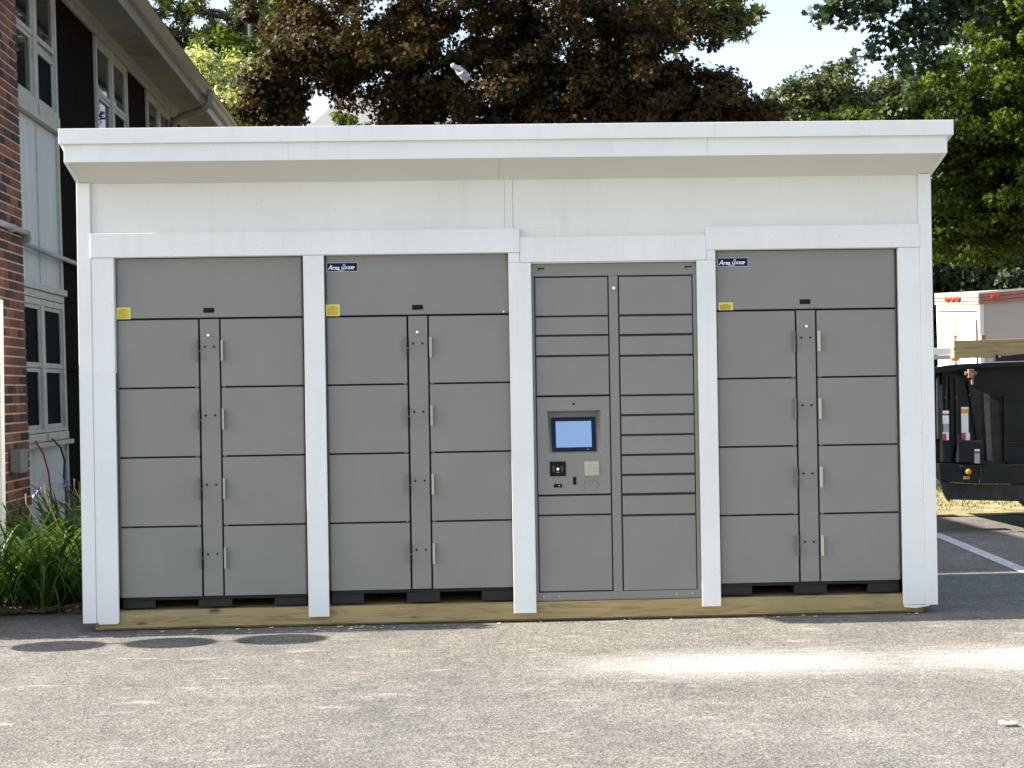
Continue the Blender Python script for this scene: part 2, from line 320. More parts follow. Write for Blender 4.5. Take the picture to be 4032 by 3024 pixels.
class MB:
    def __init__(s): s.v = []; s.f = []
    def poly(s, pts, faces):
        b = len(s.v); s.v += [tuple(p) for p in pts]; s.f += [tuple(b+i for i in f) for f in faces]; return s
    def box(s, x0, x1, y0, y1, z0, z1):
        return s.poly([(x0, y0, z0), (x1, y0, z0), (x1, y1, z0), (x0, y1, z0), (x0, y0, z1), (x1, y0, z1), (x1, y1, z1), (x0, y1, z1)],
                      [(0, 3, 2, 1), (4, 5, 6, 7), (0, 1, 5, 4), (1, 2, 6, 5), (2, 3, 7, 6), (3, 0, 4, 7)])
    def prism(s, poly2, lo, hi, axis='y'):
        """extrude a 2D outline; axis y: points are (x, z); axis x: (y, z); axis z: (x, y)"""
        n = len(poly2)
        mk = {'y': lambda p, t: (p[0], t, p[1]), 'x': lambda p, t: (t, p[0], p[1]), 'z': lambda p, t: (p[0], p[1], t)}[axis]
        pts = [mk(p, lo) for p in poly2] + [mk(p, hi) for p in poly2]
        return s.poly(pts, [tuple(range(n)), tuple(range(2*n-1, n-1, -1))] + [(i, i+n, (i+1) % n+n, (i+1) % n) for i in range(n)])
    def tube(s, path, rad, n=8):
        path = [Vector(p) for p in path]
        if not hasattr(rad, '__len__'): rad = [rad]*len(path)
        b = len(s.v); prev = None
        for i, p in enumerate(path):
            t = (path[min(i+1, len(path)-1)] - path[max(i-1, 0)]).normalized()
            a = prev if prev else (Vector((0, 0, 1)) if abs(t.z) < 0.9 else Vector((1, 0, 0)))
            u = (a - t*a.dot(t)).normalized(); prev = u; v = t.cross(u)
            for k in range(n):
                an = 2*math.pi*k/n
                s.v.append(tuple(p + (u*math.cos(an) + v*math.sin(an))*rad[i]))
        for i in range(len(path)-1):
            for k in range(n):
                s.f.append((b+i*n+k, b+i*n+(k+1) % n, b+(i+1)*n+(k+1) % n, b+(i+1)*n+k))
        s.f.append(tuple(b+k for k in range(n-1, -1, -1))); s.f.append(tuple(b+(len(path)-1)*n+k for k in range(n)))
        return s
    def disc(s, c, r, depth, axis='y', n=16):
        c = Vector(c); a, b2 = {'y': (Vector((1, 0, 0)), Vector((0, 0, 1))), 'x': (Vector((0, 1, 0)), Vector((0, 0, 1))), 'z': (Vector((1, 0, 0)), Vector((0, 1, 0)))}[axis]
        d = a.cross(b2)*depth
        pts = [c + a*math.cos(2*math.pi*k/n)*r + b2*math.sin(2*math.pi*k/n)*r for k in range(n)]
        s.poly(pts + [p+d for p in pts], [tuple(range(n)), tuple(range(2*n-1, n-1, -1))] + [(i, i+n, (i+1) % n+n, (i+1) % n) for i in range(n)])
        return s
    def ball(s, c, r, nu=14, nv=9):
        if not hasattr(r, '__len__'): r = (r, r, r)
        b = len(s.v)
        for j in range(nv+1):
            th = math.pi*j/nv
            for i in range(nu):
                ph = 2*math.pi*i/nu
                s.v.append((c[0]+r[0]*math.sin(th)*math.cos(ph), c[1]+r[1]*math.sin(th)*math.sin(ph), c[2]+r[2]*math.cos(th)))
        for j in range(nv):
            for i in range(nu):
                s.f.append((b+j*nu+i, b+(j+1)*nu+i, b+(j+1)*nu+(i+1) % nu, b+j*nu+(i+1) % nu))
        return s
    def build(s, name, m, parent=None, bev=0.0, smooth=False, seg=2):
        me = bpy.data.meshes.new(name); o0 = org(parent)
        me.from_pydata([(x-o0.x, y-o0.y, z-o0.z) for x, y, z in s.v], [], s.f)
        bm = bmesh.new(); bm.from_mesh(me); bmesh.ops.recalc_face_normals(bm, faces=bm.faces)
        if bev: bmesh.ops.bevel(bm, geom=[e for e in bm.edges if len(e.link_faces) == 2 and e.calc_face_angle(0) > 0.6], offset=bev, segments=seg, affect='EDGES', profile=0.5, clamp_overlap=True)
        bm.to_mesh(me); bm.free()
        me.materials.append(M[m] if isinstance(m, str) else m)
        if smooth or bev: me.polygons.foreach_set('use_smooth', [bool(smooth)]*len(me.polygons))
        o = bpy.data.objects.new(name, me); COL.objects.link(o)
        if parent: o.parent = parent
        ORG[o.name] = o0 if parent else Vector((0, 0, 0))
        return o

def box(name, m, parent, x0, x1, y0, y1, z0, z1, bev=0.002):
    return MB().box(x0, x1, y0, y1, z0, z1).build(name, m, parent, bev)

def copy_tree(src, parent=None, loc=None):
    c = src.copy(); COL.objects.link(c)
    if parent: c.parent = parent
    if loc is not None: c.location = loc
    ORG[c.name] = ORG.get(src.name, Vector((0, 0, 0)))
    for ch in src.children: copy_tree(ch, c)
    return c

# ------------------------------------------------------------------ ground
me = MB(); me.poly([(-160, -60, 0), (160, -60, 0), (160, 200, 0), (-160, 200, 0)], [(0, 1, 2, 3)])
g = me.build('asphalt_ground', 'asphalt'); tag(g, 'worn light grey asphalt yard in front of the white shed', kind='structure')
b = MB()
for (x0, y0, x1, y1, wd) in [(3.865, 4.55, 3.53, 0.55, 0.11)]:
    d = Vector((x1-x0, y1-y0, 0)).normalized(); n = Vector((-d.y, d.x, 0))*wd/2
    b.poly([(x0-n.x, y0-n.y, 0.004), (x0+n.x, y0+n.y, 0.004), (x1+n.x, y1+n.y, 0.004), (x1-n.x, y1-n.y, 0.004)], [(0, 1, 2, 3)])
tag(b.build('parking_line', 'line'), 'worn white parking lines painted on the asphalt right of the shed', kind='structure')
# verge beyond the yard
def ragged(x0, x1, y0, y1, z, amp, seed, n=60, front=True):
    rr = random.Random(seed); pts = []
    for i in range(n+1):
        pts.append((x0+(x1-x0)*i/n, y0+rr.uniform(-amp, amp), z))
    return pts + [(x1, y1, z), (x0, y1, z)]
p = ragged(2.6, 60, 6.15, 160, 0.008, 0.10, 3, 220)
tag(MB().poly(p, [tuple(range(len(p)))]).build('verge', 'soil'), 'dry grass and bare soil verge beyond the parked trailer', kind='structure')
p = ragged(-160, 2.6, 12.0, 160, 0.008, 0.1, 4, 60)
tag(MB().poly(p, [tuple(range(len(p)))]).build('lawn', 'soil'), 'rough lawn behind the shed', kind='structure')
p = [(-3.46, 0.72), (-3.2, 0.70), (-3.0, 0.76), (-2.8, 0.80), (-2.62, 0.86), (-2.50, 0.92), (-2.47, 1.2), (-2.47, 9.0), (-3.52, 9.0)]
tag(MB().poly([(x, y, 0.006) for x, y in p], [tuple(range(len(p)))]).build('flower_bed', 'mulch'), 'dark mulch bed along the brick building', kind='structure')
b = MB(); rr = random.Random(5)
for i in range(900):
    y = 0.74+abs(rr.gauss(0, 0.5)); x = rr.uniform(-3.4, -2.46); a = rr.uniform(0, math.pi); l = rr.uniform(0.01, 0.045); wd = rr.uniform(0.004, 0.012)
    if y > 2.6: continue
    c, s_ = math.cos(a), math.sin(a); h = rr.uniform(0.008, 0.022); t = rr.uniform(-0.01, 0.01)
    b.poly([(x-c*l+s_*wd, y-s_*l-c*wd, h), (x-c*l-s_*wd, y-s_*l+c*wd, h+0.004), (x+c*l-s_*wd, y+s_*l+c*wd, h+0.004+t), (x+c*l+s_*wd, y+s_*l-c*wd, h+t)], [(0, 1, 2, 3)])
tag(b.build('bark_chips', 'chip'), 'loose bark chips and dead stalks on the flower bed', kind='stuff')

# ------------------------------------------------------------------ shed
shed = thing('locker_shed', 'long white shed with a sloping flat roof housing four grey lockers', 'shed', (0, 0, 0))
RW = 0.018    # board thickness
box('wall_panel', 'cream', shed, -2.364, -0.0215, 0.02, 0.035, 2.125, 2.545)
box('wall_panel', 'cream', shed, 0.0265, 2.368, 0.02, 0.035, 2.125, 2.545)
box('seam_batten', 'cream', shed, -0.0205, 0.0255, 0.0182, 0.036, 2.125, 2.545, 0.003)
for x0, x1 in ((-2.44, -2.3645), (2.3685, 2.44)):
    box('corner_board', 'white', shed, x0, x1, -0.006, 0.09, 0.051, 2.536, 0.0025)
for i, (x0, x1, z0, z1) in enumerate([(-2.3635, -2.238, 0.052, 2.113), (-1.172, -1.055, 0.059, 2.113), (-0.006, 0.1225, 0.054, 2.0555), (1.0745, 1.183, 0.069, 2.0555), (2.241, 2.3675, 0.055, 2.113)]):
    tb = box('trim_board', 'white', shed, x0, x1, -0.002, 0.016, z0, z1, 0.002)
    z1i = z1
    if i != 0: box('side_return', 'white', shed, x0+0.004, x1-0.004, 0.0165, 0.033, z0+0.02, z1i, 0.001)
box('side_return', 'white', shed, -2.29, -2.238, 0.0165, 0.085, 1.46, 2.12, 0.001)
box('side_return', 'white', shed, -2.33, -2.262, 0.0165, 0.085, 0.06, 1.459, 0.001)
box('trim_board', 'white', shed, -0.006, 0.059, -0.002, 0.016, 2.0565, 2.113, 0.001)
box('trim_board', 'white', shed, 1.131, 1.183, -0.002, 0.016, 2.0565, 2.113, 0.001)
box('header_board', 'white', shed, -2.366, 0.0605, -0.010, 0.0155, 2.114, 2.250, 0.002)
box('header_board', 'white', shed, 0.0615, 1.1295, -0.006, 0.0155, 2.0565, 2.200, 0.002)
box('header_board', 'white', shed, 1.1305, 2.369, -0.010, 0.0155, 2.114, 2.247, 0.002)
box('header_return', 'white', shed, -2.235, 0.0, 0.0165, 0.11, 2.112, 2.135, 0.001)
box('header_return', 'white', shed, 0.12, 1.075, 0.0165, 0.11, 2.05, 2.075, 0.001)
box('header_return', 'white', shed, 1.185, 2.24, 0.0165, 0.11, 2.112, 2.135, 0.001)
b = MB().prism([(-2.352, 0.044), (-2.246, 0.044), (-2.242, 0.053), (-2.352, 0.051)], -0.004, 0.014)
b.build('shim_strip', 'white', shed)
b = MB().prism([(2.245, 0.040), (2.31, 0.034), (2.39, 0.046), (2.39, 0.051), (2.245, 0.0545)], -0.004, 0.014)
b.build('shim_strip', 'white', shed)
OH = 0.27; YF = -OH
sl = 0.29
def sloped(y): return 2.536 + (-y)*sl
# lower fascia (three boards) and upper fascia (two)
for x0, x1 in ((-2.44, -1.2172), (-1.2165, 1.1028), (1.1035, 2.452)):
    box('fascia_board', 'white', shed, x0, x1, YF, YF+0.02, 2.614, 2.716, 0.0015)
for x0, x1 in ((-2.462, 1.1428), (1.1435, 2.482)):
    box('drip_board', 'white', shed, x0, x1, YF-0.024, YF-0.001, 2.712, 2.796, 0.002)
for x0, x1 in ((-2.418, -0.055), (-0.0535, 2.43)):
    MB().poly([(x0, 0.0185, sloped(0.0185)+.002), (x1, 0.0185, sloped(0.0185)+.002), (x1, YF+0.0205, sloped(YF)), (x0, YF+0.0205, sloped(YF)),
               (x0, 0.0185, sloped(0.0185)+0.014), (x1, 0.0185, sloped(0.0185)+0.014), (x1, YF+0.0205, sloped(YF)+0.012), (x0, YF+0.0205, sloped(YF)+0.012)],
              [(0, 1, 2, 3), (7, 6, 5, 4), (0, 4, 5, 1), (1, 5, 6, 2), (2, 6, 7, 3), (3, 7, 4, 0)]).build('soffit_panel', M['soffit_white'], shed)
DEP = 1.60
def rk(y, z): return (y, z - sl*(y-YF))
for xa, xb, xc, xd in ((-2.440, -2.4185, -2.462, -2.4405), (2.4305, 2.452, 2.4525, 2.482)):
    MB().prism([rk(YF+0.0205, 2.614), rk(DEP+0.1, 2.614), rk(DEP+0.1, 2.712), rk(YF+0.0205, 2.712)], xa, xb, 'x').build('rake_board', 'white', shed, 0.0015)
    MB().prism([rk(YF-0.0005, 2.712), rk(DEP+0.12, 2.712), rk(DEP+0.12, 2.794), rk(YF-0.0005, 2.794)], xc, xd, 'x').build('rake_board', 'white', shed, 0.0015)
MB().prism([rk(YF+0.0005, 2.720), rk(DEP+0.12, 2.720), rk(DEP+0.12, 2.792), rk(YF+0.0005, 2.792)], -2.439, 2.451, 'x').build('roof_sheet', 'shingle', shed)
for x0, x1 in ((-2.436, -2.40), (2.40, 2.436)):
    MB().prism([(0.091, 0.06), (DEP, 0.06), rk(DEP, 2.612), rk(0.091, 2.612)], x0, x1, 'x').build('side_wall', 'cream', shed)
box('back_wall', 'cream', shed, -2.40, 2.40, DEP-0.03, DEP, 0.06, 2.05, 0)
# treated pine base: front beam in two lengths, rear sill
box('base_beam', 'lumber', shed, -2.352, 2.338, 0.022, 0.058, 0.015, 0.113, 0.003)
box('base_sill', 'lumber', shed, -2.386, 2.373, 0.060, 0.20, 0.001, 0.111, 0.003)
box('base_sill', 'lumber', shed, -2.386, 2.373, 1.50, 1.65, 0.001, 0.111, 0.003)
box('floor_deck', 'lumber', shed, -2.386, 2.373, 0.205, 1.495, 0.06, 0.109, 0)
nails = MB(); rr = random.Random(2)
for x in (-2.345, -2.255, -1.155, -1.07, 0.012, 0.105, 1.09, 1.167, 2.256, 2.352):
    z = 0.25
    while z < 2.0:
        nails.disc((x+rr.uniform(-.006, .006), -0.0022, z+rr.uniform(-0.03, 0.03)), 0.0032, 0.0007, 'y', 6); z += 0.405
for x in np.arange(-2.3, 2.4, 0.41):
    nails.disc((x, -0.0107 if not 0.06 < x < 1.13 else -0.0067, 2.14), 0.0032, 0.0007, 'y', 6)
    nails.disc((x+0.1, -0.0107 if not 0.06 < x+0.1 < 1.13 else -0.0067, 2.185), 0.0032, 0.0007, 'y', 6)
tag(nails.build('nail_heads', mat('nail_filler', (0.60, 0.60, 0.57), 0.6), shed), kind='stuff')

# ------------------------------------------------------------------ lockers
YL = 0.038    # locker door face
def text(s, parent, x, z, y, size, m='ink', shear=0.0, sx=1.0, ext=0.0004):
    cu = bpy.data.curves.new('lettering', 'FONT'); cu.body = s; cu.size = size; cu.shear = shear; cu.extrude = ext; cu.offset = 0.0008
    tmp = bpy.data.objects.new('tmp', cu); COL.objects.link(tmp); bpy.context.view_layer.update()
    me = bpy.data.meshes.new_from_object(tmp); bpy.data.objects.remove(tmp); me.name = 'lettering'; me.materials.clear(); me.materials.append(M[m])
    o = bpy.data.objects.new('lettering', me); COL.objects.link(o)
    o0 = org(parent); o.location = (x-o0.x, y-o0.y, z-o0.z); o.rotation_euler = (R(90), 0, 0); o.scale = (sx, 1, 1)
    o.parent = parent; return o

def door(parent, x0, x1, z0, z1, side=None, name='door', r=0.010, edge=None):
    """folded sheet-metal door: flat front, rounded vertical edge on the outer side"""
    b = MB(); n = 6
    prof = []
    def corner(cx, cy, a0, a1, rad): return [(cx+rad*math.cos(a0+(a1-a0)*i/n), cy+rad*math.sin(a0+(a1-a0)*i/n)) for i in range(n+1)]
    rl = r*1.6 if edge in ('l', 'b') else 0.0025; rr_ = r*1.6 if edge in ('r', 'b') else 0.0025
    prof += [(x0, YL+0.05)] + corner(x0+rl, YL+rl, math.pi, 1.5*math.pi, rl) + corner(x1-rr_, YL+rr_, 1.5*math.pi, 2*math.pi, rr_) + [(x1, YL+0.05)]
    b.prism(prof, z0, z1, 'z')
    o = b.build(name, 'locker', parent, 0, True)
    for p_ in o.data.polygons: p_.use_smooth = len(p_.vertices) == 4
    mod = o.modifiers.new('bevel', 'BEVEL'); mod.width = 0.0015; mod.segments = 2; mod.limit_method = 'ANGLE'; mod.angle_limit = R(50); mod.harden_normals = True
    return o

def handle(parent, x, z1, right):
    """bent pull flange on the door edge by the mullion"""
    s = 1 if right else -1
    z0 = z1-0.118; t = 0.0035
    # cross-section in x, y: leaves the door, bends 45 degrees towards the mullion side
    pr = [(x-s*0.003, YL-0.0005), (x-s*0.005, YL-0.009), (x+s*0.006, YL-0.025), (x+s*0.0095, YL-0.0245), (x+s*0.008, YL-0.020), (x+s*0.003, YL-0.008), (x+s*0.004, YL-0.0005)]
    MB().prism(pr, z0, z1, 'z').build('handle', 'handle' if right else 'locker', parent, 0.001)

def sticker(parent, x0, x1, z0, z1, y):
    o = box('warning_sticker', 'yellow_rim', parent, x0, x1, y-0.0012, y, z0, z1, 0)
    m_ = 0.006
    box('sticker_face', 'yellow', o, x0+m_, x1-m_, y-0.0017, y-0.0013, z0+m_, z1-m_*0.9, 0)
    b = MB(); rr2 = random.Random(4); h = z1-z0-2*m_; n = 7
    b.box(x0+m_+0.018, x1-m_-0.018, y-0.0020, y-0.0018, z1-m_-0.010, z1-m_-0.004)
    for i in range(1, n):
        z = z1-m_-0.006-h*i/n
        xs = x0+m_+0.004
        while xs < x1-m_-0.010:
            l = rr2.uniform(0.004, 0.012); b.box(xs, min(xs+l, x1-m_-0.004), y-0.0020, y-0.0018, z-0.0026, z+0.0022); xs += l+0.002
    b.build('sticker_print', 'ochre', o)

def nameplate(parent, x0, x1, z0, z1, y):
    o = box('nameplate', 'plate', parent, x0, x1, y-0.002, y, z0, z1, 0.0008)
    box('plate_field', 'navy', o, x0+0.005, x1-0.004, y-0.0026, y-0.0021, z0+0.005, z1-0.004, 0)
    text('A', o, x0+0.009, z0+0.0130, y-0.0030, 0.040, shear=0.25, sx=0.95)
    text('rea', o, x0+0.034, z0+0.0135, y-0.0030, 0.034, shear=0.1, sx=0.92)
    text('LOCKER', o, x0+0.086, z0+0.0165, y-0.0030, 0.0215, sx=0.95)
    # swoosh under the words and the small roof peak over them
    MB().prism([(x0+0.062, z0+0.0115), (x0+0.085, z0+0.0075), (x0+0.104, z0+0.0115), (x0+0.100, z0+0.0135), (x0+0.085, z0+0.0105), (x0+0.066, z0+0.0135)], y-0.0034, y-0.0028).build('logo_swoosh', 'ink', o)
    MB().prism([(x0+0.092, z0+0.036), (x0+0.101, z0+0.046), (x0+0.110, z0+0.036), (x0+0.106, z0+0.036), (x0+0.101, z0+0.041), (x0+0.096, z0+0.036)], y-0.0034, y-0.0028).build('logo_peak', 'ink', o)

def big_locker(label, x0, ztop, zbot, plate, display_dx, width=1.055, stick=(0.002, 0.080, 1.767, 1.833)):
    x1 = x0+width
    t = thing('parcel_locker', label, 'locker', (x0, YL, zbot), 'large parcel lockers with eight doors set into the white shed')
    box('cabinet', 'gap', t, x0+0.004, x1-0.004, YL+0.022, YL+0.80, zbot-0.005, ztop, 0)
    zs = [1.763, 1.3725, 0.9785, 0.584, zbot]
    door(t, x0, x1, 1.7705, ztop, name='top_panel', edge='b')
    box('side_frame', 'locker', t, x0-0.022, x0+0.006, YL+0.024, YL+0.06, zbot, ztop, 0.002)
    box('side_frame', 'locker', t, x1-0.006, x1+0.012, YL+0.024, YL+0.06, zbot, ztop, 0.002)
    dl, ml, mr, dr = 0.459, 0.470, 0.578, 0.588
    for i in range(4):
        zt = zs[i]-0.0045; zb = zs[i+1]+(0.0055 if i < 3 else 0.0)
        for right in (False, True):
            a, c = (x0+dr, x1) if right else (x0, x0+dl)
            d = door(t, a, c, zb, zt, edge='r' if right else 'l')
            handle(d, a+0.004 if right else c-0.004, zt-0.118, right)
            # hinge knuckle in the slot under the door
            hx = (x1-0.075, x1-0.022) if right else (x0+0.022, x0+0.075)
            if i < 3:
                box('hinge', 'skid', d, hx[0], hx[1], YL+0.004, YL+0.02, zb-0.0070, zb-0.0018, 0)
                sx0 = a+0.006 if right else c-0.022
                box('latch_stub', 'locker', d, sx0, sx0+0.016, YL+0.003, YL+0.02, zb-0.0062, zb-0.001, 0)
    box('mullion', 'locker', t, x0+ml, x0+mr, YL+0.002, YL+0.05, zbot, 1.7605, 0.003)
    cx = x0+(ml+mr)/2
    for i in range(4):
        for s in (-1, 1):
            MB().disc((cx+s*0.0262-0.002, YL+0.0005, zs[i]-0.160), 0.0062, 0.0012, 'y', 12).build('bolt_head', 'black', t)
        box('latch_tab', 'locker', t, x0+dl+0.001, x0+ml-0.001, YL+0.004, YL+0.02, zs[i]-0.188, zs[i]-0.182, 0)
    lk = MB().disc((cx-0.004, YL-0.012, 1.668), 0.0088, 0.014, 'y', 16).build('lock_barrel', 'chrome', t, 0.0015)
    box('key', 'chrome', lk, cx-0.008, cx-0.001, YL-0.034, YL-0.0265, 1.664, 1.672, 0.001)
    dp = box('display', 'black', t, cx-0.031+display_dx, cx+0.031+display_dx, YL-0.003, YL-0.0002, 1.797, 1.824, 0.0025)
    box('display_window', 'plate', dp, cx-0.024+display_dx, cx+0.0+display_dx, YL-0.0034, YL-0.0031, 1.806, 1.815, 0).data.materials[0] = M['bezel']
    sticker(t, x0+stick[0], x0+stick[1], stick[2], stick[3], YL)
    if plate: nameplate(t, x0+plate[0], x0+plate[1], plate[2], plate[3], YL)
    # black fork-lift skid below
    sk = MB()
    y0, y1 = YL+0.03, YL+0.75
    xs = [x0+0.006, x0+0.19, x0+0.435, x0+0.625, x0+0.865, x1-0.006]
    sk.box(xs[0], xs[5], y0, y0+0.02, zbot-0.022, zbot-0.003)
    
    sk.box(xs[0], xs[5], y0+0.03, y1, zbot-0.02, zbot-0.006)
    k = sk.build('skid_rail', 'skid', t, 0.001); 
    for a_, c_ in ((xs[0], xs[1]), (xs[2], xs[3]), (xs[4], xs[5])): box('skid_foot', 'skid', k, a_, c_, y0-0.004, y0+0.02, 0.122, zbot-0.0225, 0.001)
    for xx in (xs[0], xs[2]+0.04, xs[4]+0.1):
        box('skid_runner', 'skid', k, xx, xx+0.06, y0+0.25, y1, 0.113, zbot-0.0225, 0)
    return t

big_locker('leftmost tall grey parcel locker with eight doors and no nameplate', -2.236, 2.108, 0.186, None, -0.002)
L2 = big_locker('tall grey parcel locker with a navy nameplate, left of the touch screen locker', -1.052, 2.111, 0.200, (0.008, 0.187, 2.018, 2.073), 0.0)
big_locker('tall grey parcel locker with a navy nameplate at the right end of the shed', 1.186, 2.108, 0.194, (0.014, 0.193, 2.016, 2.070), -0.004, 1.054, (0.018, 0.100, 1.768, 1.812))
MB().disc((-0.036, YL-0.0002, 1.779), 0.0055, 0.002, 'y', 10).build('bolt_head', 'ink', L2)

K = thing('kiosk_locker', 'grey locker bank with a lit touch screen, keypad and many small doors', 'locker', (0.6, YL, 0.12))
# frame as four members round the door openings
box('frame', 'locker', K, 0.122, 1.078, YL-0.002, YL+0.05, 1.977, 2.049, 0.003)
box('frame', 'locker', K, 0.122, 1.078, YL-0.002, YL+0.05, 0.115, 0.163, 0.003)
box('frame', 'locker', K, 0.122, 0.140, YL-0.0015, YL+0.05, 0.163, 1.977, 0.002)
box('frame', 'locker', K, 1.056, 1.078, YL-0.0015, YL+0.05, 0.163, 1.977, 0.002)
box('mullion', 'locker', K, 0.571, 0.622, YL+0.0005, YL+0.05, 0.163, 1.977, 0.002)
box('cabinet', 'kgap', K, 0.128, 1.072, YL+0.012, YL+0.75, 0.118, 2.045, 0)
for (z1, z0) in [(1.968, 1.752), (1.741, 1.642), (1.630, 1.525), (1.513, 1.295), (0.714, 0.611), (0.600, 0.171)]:
    door(K, 0.1455, 0.563, z0, z1, r=0.004, edge='l')
for (z1, z0) in [(1.968, 1.752), (1.740, 1.639), (1.626, 1.520), (1.508, 1.291), (1.280, 1.178), (1.166, 1.063), (1.052, 0.949), (0.937, 0.835), (0.822, 0.723), (0.709, 0.602), (0.590, 0.165)]:
    door(K, 0.631, 1.050, z0+.001, z1, r=0.004, edge='l')
for x in (0.163, 1.012):
    s_ = box('vent_slot', 'gap', K, x, x+0.038, YL-0.0035, YL-0.0022, 2.010, 2.026, 0)
    box('slot_louvre', 'locker', s_, x+0.007, x+0.039, YL-0.0050, YL-0.0022, 2.006, 2.017, 0.001)
for x in (0.168, 0.257, 0.93, 1.023):
    MB().disc((x, YL-0.004, 0.141), 0.0055, 0.002, 'y', 10).build('bolt_head', 'steel', K)
lk = MB().disc((0.5965, YL-0.014, 1.903), 0.0095, 0.014, 'y', 16).build('lock_barrel', 'chrome', K, 0.0015)
# control panel with a real recess for the tilted screen
cp = MB()
X0, X1, Z0, Z1 = 0.1455, 0.563, 0.725, 1.283
a0, a1, b0, b1 = 0.204, 0.512, 0.957, 1.204
yf, yb = YL, YL+0.05
cp.box(X0, a0, yf, yf+0.012, Z0, Z1).box(a1, X1, yf, yf+0.012, Z0, Z1).box(a0, a1, yf, yf+0.012, b1, Z1).box(a0, a1, yf, yf+0.012, Z0, b0)
CP = MB().poly([(X0, yf, Z0), (X1, yf, Z0), (X1, yf, Z1), (X0, yf, Z1), (a0, yf, b0), (a1, yf, b0), (a1, yf, b1), (a0, yf, b1),
                (X0, yb, Z0), (X1, yb, Z0), (X1, yb, Z1), (X0, yb, Z1),
                (a0+0.020, yf+0.012, b0+0.015), (a1-0.020, yf+0.012, b0+0.015), (a1-0.016, yf+0.060, b1-0.010), (a0+0.016, yf+0.060, b1-0.010)],
               [(0, 1, 5, 4), (1, 2, 6, 5), (2, 3, 7, 6), (3, 0, 4, 7), (0, 8, 9, 1), (1, 9, 10, 2), (2, 10, 11, 3), (3, 11, 8, 0),
                (4, 5, 13, 12), (5, 6, 14, 13), (6, 7, 15, 14), (7, 4, 12, 15), (12, 13, 14, 15)]).build('control_panel', 'locker', K)
CP.modifiers.new('bevel', 'BEVEL').width = 0.0015
# cabinet must not fill the recess: cut by moving the dark box behind the panel
kc = [c for c in K.children if c.name.startswith('cabinet')][0]
me_ = kc.data; me_.clear_geometry()
bb = MB().box(0.128, 1.072, YL+0.13, YL+0.75, 0.118, 2.045).box(0.128, 0.5655, YL+0.012, YL+0.129, 1.288, 2.045).box(0.128, 0.5655, YL+0.012, YL+0.129, 0.118, 0.719).box(0.5660, 1.072, YL+0.012, YL+0.129, 0.118, 2.045)
o0 = org(K); me_.from_pydata([(x-o0.x, y-o0.y, z-o0.z) for x, y, z in bb.v], [], bb.f)
def tilt_quad(x0, x1, u0, u1, lift):
    """a slab on the tilted screen plane; u runs 0 (bottom) to 1 (top)"""
    P0 = Vector((0, yf+0.008, 0.970)); P1 = Vector((0, yf+0.046, 1.166)); d = P1-P0; n = Vector((0, -d.z, d.y)).normalized()
    pts = []
    for l in (lift, lift-0.006):
        for (x, u) in ((x0, u0), (x1, u0), (x1, u1), (x0, u1)):
            q = P0+d*u+n*l; pts.append((x+0.0*u, q.y, q.z))
    return MB().poly(pts, [(0, 1, 2, 3), (7, 6, 5, 4), (0, 4, 5, 1), (1, 5, 6, 2), (2, 6, 7, 3), (3, 7, 4, 0)])
sh = tilt_quad(0.229, 0.485, 0.0, 1.0, 0.006).build('touch_screen', 'bezel', K, 0.001)
tilt_quad(0.254, 0.459, 0.115, 0.875, 0.0068).build('display', 'screen', sh)
tilt_quad(0.430, 0.442, 0.045, 0.058, 0.0066).build('lettering', 'plate', sh)
MB().disc((0.357, yf-0.0015, 1.2425), 0.0068, 0.0015, 'y', 14).build('camera_lens', 'black', K)
rd = box('card_reader', 'black', K, 0.214, 0.306, yf-0.006, yf-0.0002, 0.830, 0.914, 0.002)
MB().disc((0.260, yf-0.0075, 0.871), 0.0065, 0.001, 'y', 12).build('reader_light', 'led', rd)
ring = MB()
for s, rad in ((1, .022), (-1, .022), (1, .030), (-1, .030)):
    pts = [(0.260+s*rad*math.cos(a), 0.871+rad*math.sin(a)) for a in np.linspace(-0.75, 0.75, 7)]
    for q0, q1 in zip(pts[:-1], pts[1:]):
        ring.prism([(q0[0]-.0006, q0[1]), (q0[0]+.0006, q0[1]), (q1[0]+.0006, q1[1]), (q1[0]-.0006, q1[1])], yf-0.0068, yf-0.0062)
ring.box(0.252, 0.268, yf-0.0068, yf-0.0062, 0.850, 0.854)
ring.build('reader_symbol', 'conduit', rd)
kp = box('keypad', 'keypad', K, 0.414, 0.498, yf-0.008, yf-0.0002, 0.829, 0.914, 0.0025)
for i in range(4):
    for j in range(4):
        box('key', 'steel', kp, 0.4185+i*0.0197, 0.4185+i*0.0197+0.0155, yf-0.0115, yf-0.0082, 0.8345+j*0.0197, 0.8345+j*0.0197+0.0155, 0.002)
box('receipt_slot', 'black', K, 0.3465, 0.3655, yf-0.003, yf-0.0002, 0.780, 0.824, 0.001)
sc_ = box('scanner', 'black', K, 0.236, 0.283, yf-0.003, yf-0.0002, 0.765, 0.785, 0.001)
MB().disc((0.267, yf-0.0045, 0.775), 0.0055, 0.001, 'y', 10).build('scanner_lens', 'conduit', sc_)
# embossed arrow outline beside the card reader
ar = MB(); pts = [(0.416, 0.750), (0.413, 0.756), (0.413, 0.792), (0.417, 0.797), (0.452, 0.798), (0.470, 0.810), (0.497, 0.777), (0.482, 0.756), (0.471, 0.745), (0.466, 0.746)]
for q0, q1 in zip(pts[:-1], pts[1:]):
    ar.tube([(q0[0], yf-0.0005, q0[1]), (q1[0], yf-0.0005, q1[1])], 0.0013, 5)
ar.build('arrow_emblem', mat('emblem_edge', (0.13, 0.135, 0.13), 0.6), K)

